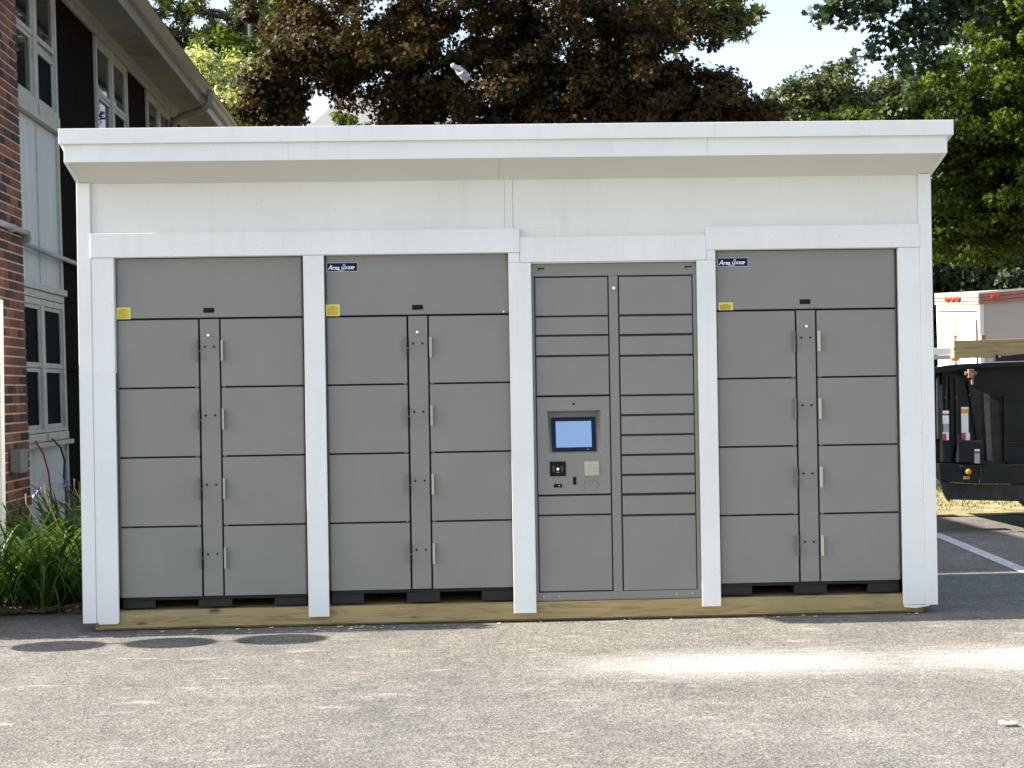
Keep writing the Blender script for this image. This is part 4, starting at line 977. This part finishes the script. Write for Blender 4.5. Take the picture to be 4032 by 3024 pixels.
wl = [((x, 24+0.8*math.sin(x*2), z_), (1.6, 1.2, 1.6), 46) for x in np.arange(6.5, 20, 1.7) for z_ in (1.2, 3.6)]
P_, N_, S2, T_ = scatter(wl, 0.5, 60, 0.17)
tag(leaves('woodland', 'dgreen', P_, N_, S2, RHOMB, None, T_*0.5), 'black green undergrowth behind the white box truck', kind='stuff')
# bag caught in the copper maple
bg_ = bmesh.new(); bmesh.ops.create_icosphere(bg_, subdivisions=3, radius=1)
rr = random.Random(3); c = at(1822, 285, 8.4)
for v in bg_.verts:
    n = math.sin(v.co.x*5+1)*math.cos(v.co.z*6)*0.16+math.sin(v.co.z*11+v.co.x*4)*0.08
    s = (1+n)
    v.co = Vector((v.co.x*0.066*s*(1-0.45*v.co.z*0)+v.co.z*-0.035, v.co.y*0.045*s, v.co.z*0.105*s))
    if v.co.z > 0.02: v.co.x -= 0.02+v.co.z*0.5
    v.co.x += 0.012*math.sin(v.co.z*60)
me = bpy.data.meshes.new('plastic_bag'); bg_.to_mesh(me); bg_.free(); me.materials.append(M['bag'])
o = bpy.data.objects.new('plastic_bag', me); COL.objects.link(o); o.location = c
tag(o, 'crumpled white plastic bag caught in the copper maple leaves', 'bag')

# ------------------------------------------------------------------ iris and daylily clumps
def strap(b, base, direc, length, width, up, droop, twist, tl, tints):
    n = 6; p = Vector(base); ang = up; L = length/n; side = Vector((-direc.y, direc.x, 0))
    pts = []
    for i in range(n+1):
        t = i/n; wd = width*(1-t**2.2)*(0.6+0.4*min(1, t*5))+0.0008
        s2 = side*math.cos(twist*t)+Vector((0, 0, 1))*math.sin(twist*t)
        pts.append((p-s2*wd/2, p+s2*wd/2))
        d = direc*math.cos(ang)+Vector((0, 0, 1))*math.sin(ang)
        p = p+d*L; ang -= droop/n*(0.4+1.4*t)
        if p.z < 0.015: p.z = 0.015
    k = len(b.v)
    for a, c in pts: b.v += [tuple(a), tuple(c)]
    for i in range(n): b.f.append((k+2*i, k+2*i+1, k+2*i+3, k+2*i+2)); tints.append(tl)
def clump(label, x, y, n, hgt, seed, flowers=(), dry=()):
    rr = random.Random(seed); t = thing('iris_clump', label, 'plant', (x, y, 0.006), 'iris clumps in the bed beside the shed')
    b = MB(); tints = []
    for i in range(int(n*1.7)):
        a = rr.uniform(0, 2*math.pi); d = Vector((math.cos(a), math.sin(a), 0)); r0 = rr.uniform(0, 0.20)
        strap(b, (x+d.x*r0, y+d.y*r0, 0.006), d, hgt*rr.uniform(0.75, 1.25), rr.uniform(0.014, 0.026), rr.uniform(0.75, 1.45), rr.uniform(1.2, 3.2), rr.uniform(-.7, .7), min(1, max(0, rr.gauss(0.5, 0.25))), tints)
    b2 = MB(); b2.v, b2.f = b.v, b.f
    me = bpy.data.meshes.new('foliage'); o0 = org(t); me.from_pydata([(p[0]-o0.x, p[1]-o0.y, p[2]-o0.z) for p in b.v], [], b.f); set_tint(me, tints); me.materials.append(M['blade'])
    o = bpy.data.objects.new('foliage', me); COL.objects.link(o); o.parent = t; o['kind'] = 'stuff'
    for (fx, fy, fz) in flowers:
        st = MB().tube([(x, y, 0.05), ((x+fx)/2, (y+fy)/2, fz*0.55), (fx, fy, fz)], [0.005, 0.004, 0.003], 5).build('flower_stem', 'blade', t); set_tint(st.data, [0.5]*len(st.data.polygons))
        fl = MB()
        for k in range(6):
            a = k*math.pi/3+rr.uniform(-.2, .2); d = Vector((math.cos(a), math.sin(a), 0)); up = 0.9 if k % 2 else -0.4; w_ = 0.010
            s_ = Vector((-d.y, d.x, 0)); c0 = Vector((fx, fy, fz)); p1 = c0+d*0.014+Vector((0, 0, 0.016*up+0.008)); p2 = c0+d*0.026+Vector((0, 0, 0.032*up-0.004))
            fl.poly([c0-s_*.003, c0+s_*.003, p1+s_*w_, p2+s_*.006, p2-s_*.006, p1-s_*w_], [(0, 1, 2, 5), (5, 2, 3, 4)])
        fl.build('flower', 'petal', t)
    for (fx, fy, fz) in dry:
        st = MB().tube([(x, y, 0.05), ((x+fx)/2, (y+fy)/2, fz*0.5), (fx, fy, fz-0.03), (fx, fy, fz+0.035)], [0.003, 0.003, 0.0035, 0.006], 6).build('seed_stalk', 'stalk', t)
    return t
irs = [(-3.30, 1.15, 90, .72, 'iris clump nearest the yard at the left edge of the bed'), (-2.95, 1.05, 95, .70, 'iris clump in the middle front of the mulch bed'), (-2.66, 1.20, 90, .66, 'iris clump pressed against the left wall of the shed at the front'),
       (-3.22, 1.75, 90, .85, 'iris clump below the grey meter box'), (-2.85, 1.70, 95, .90, 'iris clump with violet flowers in front of the red hose'), (-2.62, 1.95, 80, .88, 'iris clump with a violet flower beside the shed wall'),
       (-3.15, 2.45, 80, .85, 'iris clump at the foot of the brick pier'), (-2.80, 2.60, 80, .9, 'iris clump in the back row by the white panel')]
for i, (x, y, n, h, lab) in enumerate(irs):
    fl, dr = [], []
    if i == 4:
        for (px, py) in ((138, 1948), (153, 1932)): q = at(px, py, 1.7); fl.append((q.x, q.y, q.z))
        for (px, py) in ((102, 1965), (176, 1925)): q = at(px, py, 1.6); dr.append((q.x, q.y, q.z))
    if i == 5:
        for (px, py) in ((265, 1905), (252, 1915)): q = at(px, py, 1.9); fl.append((q.x, q.y, q.z))
        for (px, py) in ((292, 1905), (233, 1925)): q = at(px, py, 1.9); dr.append((q.x, q.y, q.z))
    if i == 3:
        q = at(8, 1935, 1.7); fl.append((q.x, q.y, q.z))
    clump(lab, x, y, n, h, 20+i, fl, dr)

# unseen hedge and three-ball topiary added left of the yard to shade the asphalt
hd = thing('shadow_hedge', 'unseen clipped hedge added left of the shed to cast shade on the asphalt', 'hedge', (-3.62, 0.2, 0))
MB().box(-3.86, -3.40, -0.13, 0.86, 0.05, 2.06).build('shadow_hedge_core', mat('shadow_hedge_wood', (0.02, 0.025, 0.012), 0.9), hd, 0.08)
n = 9000
f_ = RNG.integers(0, 3, n); u = RNG.random((n, 3)); P_ = np.empty((n, 3))
P_[:, 0] = np.where(f_ == 0, np.where(RNG.random(n) < .5, -3.90, -3.36), -3.92+.58*u[:, 0]); P_[:, 1] = np.where(f_ == 1, np.where(RNG.random(n) < .5, -0.17, 0.9), -.18+1.09*u[:, 1]); P_[:, 2] = np.where(f_ == 2, 2.1, .04+2.07*u[:, 2])
P_ += RNG.normal(size=(n, 3))*0.014
leaves('leaves', 'hedge', P_, RNG.normal(size=(n, 3)), RNG.uniform(0.03, 0.05, n), OVAL, hd)
tp = thing('shadow_topiary', 'unseen potted topiary added left of the yard to cast three oval shadows', 'topiary', (-3.95, -0.42, 0))
MB().prism([(-4.09, 0), (-3.81, 0), (-3.77, 0.3), (-4.13, 0.3)], -0.58, -0.26).build('pot', 'pot', tp, 0.02)
MB().tube([(-3.95, -0.42, 0.3), (-3.95, -0.42, 1.8)], 0.012, 8).build('trunk', 'bark', tp)
for zc, yy in ((0.985, -0.46), (1.375, -0.435), (1.765, -0.405)):
    MB().ball((-3.95, yy, zc), (0.165, 0.165, 0.118)).build('clipped_ball', mat('topiary_core', (0.02, 0.03, 0.012), 0.9), tp, 0, True)
    n = 1500; d = RNG.normal(size=(n, 3)); d /= np.linalg.norm(d, axis=1, keepdims=True)
    leaves('leaves', 'hedge', np.array([-3.95, yy, zc])+d*np.array([.167, .167, .12]), d+RNG.normal(size=(n, 3))*.4, RNG.uniform(.018, .03, n), OVAL, tp)

# ------------------------------------------------------------------ house far behind
hs = thing('distant_house', 'house with a pale grey shingled roof behind the copper maple', 'house', (at(1200, 500, 34).x, 34, 0))
e0 = at(1195, 505, 33); r0_ = at(1375, 345, 36); hx = e0.x
zr = r0_.z; ze = e0.z-0.6
x0, x1 = at(1180, 500, 33).x, at(1900, 500, 33).x
MB().poly([(e0.x-0.5, 32.5, ze), (x1, 32.5, ze), (x1, 37, zr), (r0_.x-0.15, 37, zr), (e0.x-0.5, 32.5, ze-.12), (x1, 32.5, ze-.12), (x1, 37, zr-.12), (r0_.x-.15, 37, zr-.12)],
          [(0, 1, 2, 3), (7, 6, 5, 4), (0, 4, 5, 1), (1, 5, 6, 2), (2, 6, 7, 3), (3, 7, 4, 0)]).build('roof', 'houseroof', hs)
box('wall', 'housewall', hs, e0.x, x1, 33.2, 40, 0, ze-0.13, 0)
a0_, a1_ = at(985, 385, 36).x, at(1170, 385, 36).x
MB().poly([(a0_-.4, 35.5, ze+.1), (a1_+.4, 35.5, ze+.1), (a1_, 38, at(1100, 372, 38).z), (a0_, 38, at(1100, 372, 38).z)], [(0, 1, 2, 3)]).build('side_roof', 'houseroof', hs)
box('wall', 'housewall', hs, a0_, e0.x-0.01, 36.5, 40, 0, ze-.1, 0)

# ------------------------------------------------------------------ black dump trailer
YT = 4.5
T = thing('dump_trailer', 'black steel dump trailer parked right of the shed with reflectors on its corner', 'trailer', (at(3700, 2000, YT).x, YT, 0))
def tp_(px, py, Y=YT): q = at(px, py, Y); return q.x, q.z
def pbox(name, m, parent, p0, p1, y0, y1, bev=0.004, Y=YT):
    xa, za = tp_(*p0, Y); xb, zb = tp_(*p1, Y)
    return box(name, m, parent, min(xa, xb), max(xa, xb), y0, y1, min(za, zb), max(za, zb), bev)
def pprism(name, m, parent, pts, y0, y1, Y=YT, bev=0.003):
    return MB().prism([tp_(*p_, Y) for p_ in pts], y0, y1).build(name, m, parent, bev)
pprism('body', 'trailer', T, [(3672, 1462), (3770, 1452), (4400, 1425), (4400, 1905), (3830, 1905), (3690, 1835), (3672, 1700)], YT+0.10, YT+1.9)
pprism('top_rail', 'trailer', T, [(3660, 1452), (3745, 1437), (3800, 1432), (4400, 1412), (4400, 1432), (3800, 1450), (3745, 1462), (3660, 1475)], YT-0.03, YT+0.12)
pprism('corner_post', 'trailer', T, [(3712, 1463), (3800, 1480), (3850, 1738), (3770, 1738), (3745, 1820), (3715, 1820)], YT+0.02, YT+0.099)
for x, w_, m_ in ((3688, 9, 'trailer2'), (3722, 6, 'trailer2'), (3738, 12, 'trailer'), (3762, 5, 'trailer2')):
    pprism('post_rib', m_, T, [(x, 1482), (x+w_, 1482), (x+w_+3, 1728), (x+3, 1728)], YT-0.01, YT+0.0195)
pprism('side_panel', 'trailer2', T, [(3822, 1515), (3880, 1548), (3960, 1592), (3962, 1830), (3856, 1830), (3855, 1735)], YT+0.05, YT+0.0985)
pprism('bare_rib', 'rib', T, [(3874, 1546), (3897, 1556), (3910, 1815), (3888, 1815)], YT+0.01, YT+0.0495)
pprism('side_rib', 'trailer', T, [(3952, 1560), (3966, 1560), (3968, 1815), (3954, 1815)], YT+0.00, YT+0.0495)
pprism('gusset', 'trailer', T, [(3808, 1500), (3822, 1503), (3860, 1738), (3846, 1738)], YT-0.01, YT+0.0495)
for y0_ in (1742, 1822):
    pprism('cross_rail', 'trailer2', T, [(3975, y0_), (4400, y0_-6), (4400, y0_-1), (3975, y0_+5)], YT+0.07, YT+0.099)
pprism('tool_box', 'trailer', T, [(3768, 1738), (3856, 1740), (3850, 1822), (3766, 1818)], YT-0.05, YT+0.049)
pprism('box_lip', 'trailer2', T, [(3766, 1733), (3860, 1735), (3860, 1742), (3766, 1740)], YT-0.056, YT-0.0505)
pprism('box_edge', 'trailer2', T, [(3764, 1712), (3770, 1712), (3768, 1820), (3763, 1820)], YT-0.056, YT-0.0505)
pprism('chassis_rail', 'trailer', T, [(3694, 1826), (3760, 1826), (3858, 1832), (4400, 1826), (4400, 1902), (3855, 1905), (3742, 1898), (3700, 1890)], YT-0.02, YT+0.0985)
pprism('rail_strip', 'trailer2', T, [(3776, 1833), (3858, 1830), (4400, 1820), (4400, 1826), (3858, 1836), (3776, 1839)], YT-0.028, YT-0.0205)
pprism('rail_strip', 'trailer2', T, [(3853, 1836), (3860, 1836), (3858, 1905), (3852, 1905)], YT-0.028, YT-0.0205)
pprism('apron', 'trailer2', T, [(3740, 1902), (3855, 1909), (4400, 1908), (4400, 1985), (3738, 1968)], YT+0.03, YT+0.06)
b = MB(); # curved mudguard
prof = [tp_(3696, 1830), tp_(3700, 1890), tp_(3712, 1935), tp_(3730, 1968), tp_(3742, 1978), tp_(3742, 1900), tp_(3735, 1840)]
b.prism(prof, YT+0.0, YT+0.029); b.build('mudguard', 'trailer2', T, 0.003)
lp = MB().disc((tp_(3804, 1856)[0], YT-0.045, tp_(3804, 1856)[1]), 0.034, 0.018, 'y', 20).build('marker_lamp', 'black', T, 0.002)
MB().ball((tp_(3804, 1856)[0], YT-0.066, tp_(3804, 1856)[1]), (0.026, 0.010, 0.026), 16, 8).build('lens', 'amber', lp, 0, True)
pbox('lamp_tag', mat('yellow_lamp_tag', (0.42, 0.36, 0.08), 0.6, var=0.4, scale=90), T, (3791, 1875), (3815, 1886), YT-0.024, YT-0.0205, 0)
def tape(x0, y0, x1, y1, bands, Y0):
    o = None; zz = 0
    for i, (t0, t1, m_, fx0, fx1) in enumerate(bands):
        q = MB(); pa = tp_(x0+(x1-x0)*fx0, y0+(y1-y0)*t0); pb = tp_(x0+(x1-x0)*fx1, y0+(y1-y0)*t1)
        q.box(min(pa[0], pb[0]), max(pa[0], pb[0]), Y0-0.002, Y0-0.0004, min(pa[1], pb[1]), max(pa[1], pb[1])); q.build('reflector', m_, T)
tape(3711, 1617, 3735, 1733, [(0, .10, 'reflw', 0, 1), (.10, .16, 'reflr', 0.1, 0.8), (.16, .44, 'reflw', 0, 1), (.44, .72, 'plate', 0.1, 1), (.72, .78, 'reflw', 0, 1), (.78, 1, 'reflr', 0, .55), (.78, 1, 'reflw', .56, 1)], YT-0.0105)
tape(3787, 1603, 3822, 1733, [(0, .06, 'reflw', 0, .85), (.06, .19, 'orange', 0, .85), (.19, .78, 'reflw', 0, .85), (.78, 1, 'reflr', 0, .5), (.78, 1, 'reflw', .51, 1)], YT+0.0195)
tape(3829, 1768, 3850, 1823, [(0, .12, 'reflw', 0, 1), (.12, .3, 'reflr', 0, 1), (.3, 1, 'plate', 0, 1)], YT-0.0505)
# hinge hardware on the top corner
hg = MB(); c0 = tp_(3818, 1470)
hg.box(c0[0]-0.03, c0[0]+0.02, YT-0.06, YT+0.02, c0[1]-0.04, c0[1]+0.035); hg.tube([(c0[0]-0.055, YT-0.03, c0[1]), (c0[0]+0.05, YT-0.03, c0[1])], 0.017, 8)
hg.box(c0[0]+0.0, c0[0]+0.02, YT-0.05, YT+0.01, c0[1]-0.10, c0[1]-0.03)
hg.build('hinge', 'rust', T, 0.003)
for (x, y) in ((3815, 1555), (3697, 1565), (3722, 1565), (3765, 1565)):
    q = tp_(x, y); MB().disc((q[0], YT-0.014, q[1]), 0.008, 0.006, 'y', 8).build('bolt_head', 'rib', T)
wh = []
for wx, wy in ((3560, YT+0.30), (3560, YT+1.7), (4420, YT+0.30), (4420, YT+1.7)):
    q = tp_(wx, 1960); x = q[0]-0.05 if wx < 4000 else q[0]
    wo = MB().tube([(x, wy-0.11, 0.33), (x, wy+0.11, 0.33)], 0.33, 28).build('wheel', 'rubber', T, 0.02)
    MB().disc((x, wy-0.118, 0.33), 0.18, 0.006, 'y', 20).build('rim', 'trailer2', wo)
# tarp roll along the rail
pprism('tarp', 'rubber', T, [(3903, 1396), (3940, 1402), (4032, 1392), (4400, 1380), (4400, 1412), (3903, 1424)], YT-0.10, YT-0.045)
MB().disc((tp_(3920, 1404)[0], YT-0.102, tp_(3920, 1404)[1]), 0.011, 0.001, 'y', 10).build('tarp_eyelet', 'plate', [c for c in T.children if c.name.startswith('tarp')][0])
# lumber and white board lying on the trailer
lb = pprism('lumber_board', 'lumber', None, [(3750, 1342), (4032, 1333), (4500, 1318), (4500, 1392), (4032, 1405), (3750, 1412)], YT-0.044, YT+0.0)
tag(lb, 'thick treated pine board lying along the top of the black trailer', 'board')
wb = pprism('trim_board_offcut', 'white', None, [(3560, 1372), (3747, 1369), (3747, 1396), (3560, 1401)], YT+0.004, YT+0.11, YT)
tag(wb, 'white painted board laid on the trailer end beside the pine board', 'board')
wb2 = pprism('aluminium_channel', 'alu', None, [(3560, 1402.5), (3745, 1397.5), (3745, 1414), (3560, 1418)], YT+0.004, YT+0.10, YT)
tag(wb2, 'grey ribbed channel directly under the white board on the trailer', 'channel')

# ------------------------------------------------------------------ white box truck
YV = 17.4
V = thing('box_truck', 'white box truck with red roof lamps parked beyond the black trailer', 'truck', (at(3860, 2000, YV).x, YV, 0))
def vb(name, m, pts, y0, y1, parent=None, bev=0.01): return MB().prism([tp_(*p_, YV) for p_ in pts], y0, y1).build(name, m, parent or V, bev)
ang = 0.0
# the box: long side along the right, rear end turned to the left and catching the sun
def P3(px, py, dy): q = at(px, py, YV); return Vector((q.x, YV+dy, q.z))
ca, cb = P3(3862, 1195, 0), P3(3872, 1700, 0)      # near rear corner
rd_ = Vector((-0.16, 2.35, 0.0))                   # across the rear, away from the camera
def shift(p_, k, f): return p_+rd_*k
top_l = Vector(at(3690, 1197, YV+2.35)); bot_l = Vector(at(3706, 1700, YV+2.35))
far = P3(4700, 1120, -0.02); farb = P3(4700, 1640, -0.02)
q = MB(); q.poly([ca, cb, bot_l, top_l, far, farb, far+Vector((-.1, 2.4, 0)), farb+Vector((-.1, 2.4, 0))], [(0, 1, 2, 3), (0, 4, 5, 1), (0, 3, 6, 4), (4, 6, 7, 5), (3, 2, 7, 6), (1, 5, 7, 2)])
q.build('box_body', 'vanshade', V)
def rear(u, v, d=0.012):
    """a point on the rear end: u 0 (far post) .. 1 (near corner), v 0 (top) .. 1 (bottom)"""
    t = top_l.lerp(ca, u); bm_ = bot_l.lerp(cb, u); n = Vector((-1, -0.1, 0)).normalized(); return t.lerp(bm_, v)+n*d
def rquad(name, m, u0, u1, v0, v1, d=0.03, parent=None):
    a = [rear(u0, v0, d), rear(u1, v0, d), rear(u1, v1, d), rear(u0, v1, d)]; c = [rear(u0, v0, 0.001), rear(u1, v0, 0.001), rear(u1, v1, 0.001), rear(u0, v1, 0.001)]
    return MB().poly(a+c, [(0, 1, 2, 3), (7, 6, 5, 4), (0, 4, 5, 1), (1, 5, 6, 2), (2, 6, 7, 3), (3, 7, 4, 0)]).build(name, m, parent or V)
rquad('rear_frame', 'vanwhite', 0.0, 1.0, 0.0, 1.0, 0.02)
dl_ = rquad('rear_door', 'vanwhite', 0.07, 0.485, 0.13, 0.97, 0.045); dr_ = rquad('rear_door', 'vanwhite', 0.505, 0.93, 0.13, 0.97, 0.045)
rquad('door_seal', 'rubber', 0.06, 0.94, 0.055, 0.064, 0.03)
rquad('door_recess', 'conduit', 0.10, 0.455, 0.175, 0.225, 0.05, dl_); rquad('door_recess', 'conduit', 0.55, 0.90, 0.175, 0.225, 0.05, dr_)
rquad('door_gap', 'rubber', 0.486, 0.504, 0.12, 0.97, 0.05)
rquad('lock_rod', 'conduit', 0.46, 0.475, 0.14, 0.97, 0.07); rquad('lock_bracket', 'alu', 0.45, 0.52, 0.12, 0.25, 0.09)
rquad('door_gap', 'rubber', 0.935, 0.95, 0.12, 0.97, 0.035)
rquad('door_hinge', 'conduit', 0.08, 0.22, 0.605, 0.645, 0.07)
rquad('door_hinge', 'conduit', 0.80, 0.95, 0.61, 0.63, 0.07)
st_ = rquad('notice_sticker', 'reflw', 0.66, 0.90, 0.28, 0.44, 0.049, dr_)
for v in (0.335, 0.36): rquad('notice_print', 'plate', 0.69, 0.85, v, v+0.013, 0.052, dr_)
rquad('notice_print', 'plate', 0.67, 0.86, 0.50, 0.512, 0.050, dr_)
# ribbed rails along the top
for k in range(3):
    e0_, e1_ = k*0.028, k*0.028+0.024
    a = [top_l+Vector((-.05, 0, .16-e0_*2.2)), ca+Vector((-.05, -0.02, .16-e0_*2.2)), ca+Vector((-.05, -0.02, .16-e1_*2.2)), top_l+Vector((-.05, 0, .16-e1_*2.2))]
    MB().poly(a+[p_+Vector((0.06, 0, 0)) for p_ in a], [(0, 1, 2, 3), (7, 6, 5, 4), (0, 4, 5, 1), (1, 5, 6, 2), (2, 6, 7, 3), (3, 7, 4, 0)]).build('rear_rail', 'alu', V)
    a = [ca+Vector((-.04, -0.03, .16-e0_*2.2)), far+Vector((0, -0.03, .16-e0_*2.2)), far+Vector((0, -.03, .16-e1_*2.2)), ca+Vector((-.04, -.03, .16-e1_*2.2))]
    MB().poly(a+[p_+Vector((0, 0.03, 0)) for p_ in a], [(0, 1, 2, 3), (7, 6, 5, 4), (0, 4, 5, 1), (1, 5, 6, 2), (2, 6, 7, 3), (3, 7, 4, 0)]).build('side_rail', 'pinkrail', V)
a = [top_l+Vector((-.05, 0, .165)), ca+Vector((-.05, -0.03, .165)), far+Vector((0, -.03, .165)), far+Vector((0, 2.4, .165))]
MB().poly(a+[p_+Vector((0, 0, 0.035)) for p_ in a], [(0, 1, 2, 3), (7, 6, 5, 4), (0, 4, 5, 1), (1, 5, 6, 2), (2, 6, 7, 3), (3, 7, 4, 0)]).build('box_roof', 'vanwhite', V)
for u in (0.34, 0.46, 0.58):
    c = rear(u, 0.0, 0.08)+Vector((0, 0, 0.085)); MB().ball(tuple(c), (0.03, 0.12, 0.045), 10, 6).build('clearance_lamp', 'redlamp', V, 0, True)
c = P3(3915, 1168, -0.06); box('clearance_lamp', 'redlamp', V, c.x-.075, c.x+.075, c.y-.02, c.y+.02, c.z-.03, c.z+.03, 0.01)
c = P3(3863, 1328, -0.05); box('side_latch', 'rust', V, c.x-.03, c.x+.045, c.y-.05, c.y+.04, c.z-.05, c.z+.04, 0.01)
rv = MB()
for k in range(9):
    q = P3(3883+k*0.4, 1210+k*38, -0.004); rv.disc(tuple(q), 0.006, 0.003, 'y', 6)
tag(rv.build('rivets', 'plate', V), kind='stuff')
box('corner_strip', 'vanwhite', V, ca.x-0.03, ca.x+0.045, ca.y-0.012, ca.y-0.001, cb.z, ca.z, 0.003)
c = at(3760, 1417, YV-1); box('tail_lamp', 'orange', V, c.x-.07, c.x+.08, YV-1.02, YV-.98, c.z-.02, c.z+.05, .01)
box('chassis', 'trailer', V, ca.x-0.5, far.x, YV+0.2, YV+2.2, 0.5, cb.z-0.01, 0.02)
for wx in (ca.x+0.9, ca.x+2.6):
    for wy in (YV+0.15, YV+2.1):
        wo = MB().tube([(wx, wy-0.12, 0.45), (wx, wy+0.12, 0.45)], 0.45, 24).build('wheel', 'rubber', V, 0.02); MB().disc((wx, wy-.13, .45), .24, .008, 'y', 16).build('rim', 'alu', wo)

# ------------------------------------------------------------------ grass tufts on the verge
b = MB(); tints = []; rg_ = random.Random(11)
for i in range(7000):
    x = rg_.uniform(3.6, 8.5); y = 6.2+rg_.random()**0.7*6.5
    if rg_.random() > 0.35+0.65*min(1, (y-6.1)/1.2) : continue
    h = rg_.uniform(0.012, 0.045)*(0.5 if y < 6.8 else 1); a = rg_.uniform(0, 6.28); dx, dy = math.cos(a)*h*0.5, math.sin(a)*h*0.5; w_ = 0.006
    k = len(b.v); b.v += [(x-w_, y, 0.008), (x+w_, y, 0.008), (x+dx, y+dy, 0.008+h)]; b.f.append((k, k+1, k+2)); tints.append(rg_.random())
me = bpy.data.meshes.new('grass'); me.from_pydata(b.v, [], b.f); set_tint(me, tints); me.materials.append(M['grass']); o = bpy.data.objects.new('grass', me); COL.objects.link(o)
tag(o, 'thin yellow green grass on the verge under and behind the trailer', kind='stuff')

# ------------------------------------------------------------------ small litter
rr = random.Random(6)
sc2 = bmesh.new(); bmesh.ops.create_grid(sc2, x_segments=7, y_segments=4, size=0.5)
for v in sc2.verts:
    v.co = Vector((v.co.x*0.066+rr.uniform(-.003, .003), v.co.y*0.034+rr.uniform(-.004, .004), 0.006+rr.uniform(0, 0.014)))
me = bpy.data.meshes.new('paper_scrap'); sc2.to_mesh(me); sc2.free(); me.materials.append(M['paper']); o = bpy.data.objects.new('paper_scrap', me); COL.objects.link(o)
o.location = (1.79, -2.87, 0); tag(o, 'crumpled white paper scrap lying on the asphalt at lower right', 'litter')
b = MB()
for i in range(70):
    if i < 40: x, y = rr.gauss(-0.95, 0.22), rr.uniform(-0.12, 0.0)
    else: x, y = rr.uniform(-2.3, 2.4), rr.uniform(-0.07, 0.01)
    a = rr.uniform(0, 3.14); l = rr.uniform(0.006, 0.026 if i < 12 else 0.012); w_ = l*rr.uniform(.2, .5); c_, s_ = math.cos(a), math.sin(a); h = 0.003
    b.poly([(x-c_*l+s_*w_, y-s_*l-c_*w_, h), (x-c_*l-s_*w_, y-s_*l+c_*w_, h+.004), (x+c_*l-s_*w_, y+s_*l+c_*w_, h+.006), (x+c_*l+s_*w_, y+s_*l-c_*w_, h+.002)], [(0, 1, 2, 3)])
tag(b.build('wood_shavings', 'shaving'), 'pale wood shavings scattered along the foot of the shed base', kind='stuff')
q = (-1.47, -0.47)
tw = MB().poly([(q[0]-.035, q[1]-.004, .004), (q[0]-.01, q[1]-.014, .012), (q[0]+.03, q[1]-.006, .007), (q[0]+.035, q[1]+.006, .004), (q[0], q[1]+.012, .010), (q[0]-.03, q[1]+.008, .005)], [(0, 1, 4, 5), (1, 2, 3, 4)]).build('dead_leaf', 'twig')
tag(tw, 'curled brown dead leaf on the asphalt by the third oval shadow', 'leaf')
b = MB()
for i in range(260):
    x = rr.uniform(-2.6, 3.2); y = rr.uniform(-4.2, -0.5); r_ = rr.uniform(0.0025, 0.006)
    b.poly([(x+r_*math.cos(t)*rr.uniform(.7, 1.2), y+r_*math.sin(t)*rr.uniform(.7, 1.2), .002) for t in (0, 1.3, 2.5, 3.8, 5.1)]+[(x, y, .002+r_)], [(0, 1, 5), (1, 2, 5), (2, 3, 5), (3, 4, 5), (4, 0, 5)])
tag(b.build('loose_grit', mat('grit', (0.3, 0.28, 0.25), 0.9, var=0.6, scale=3)), 'loose grit scattered over the asphalt', kind='stuff')
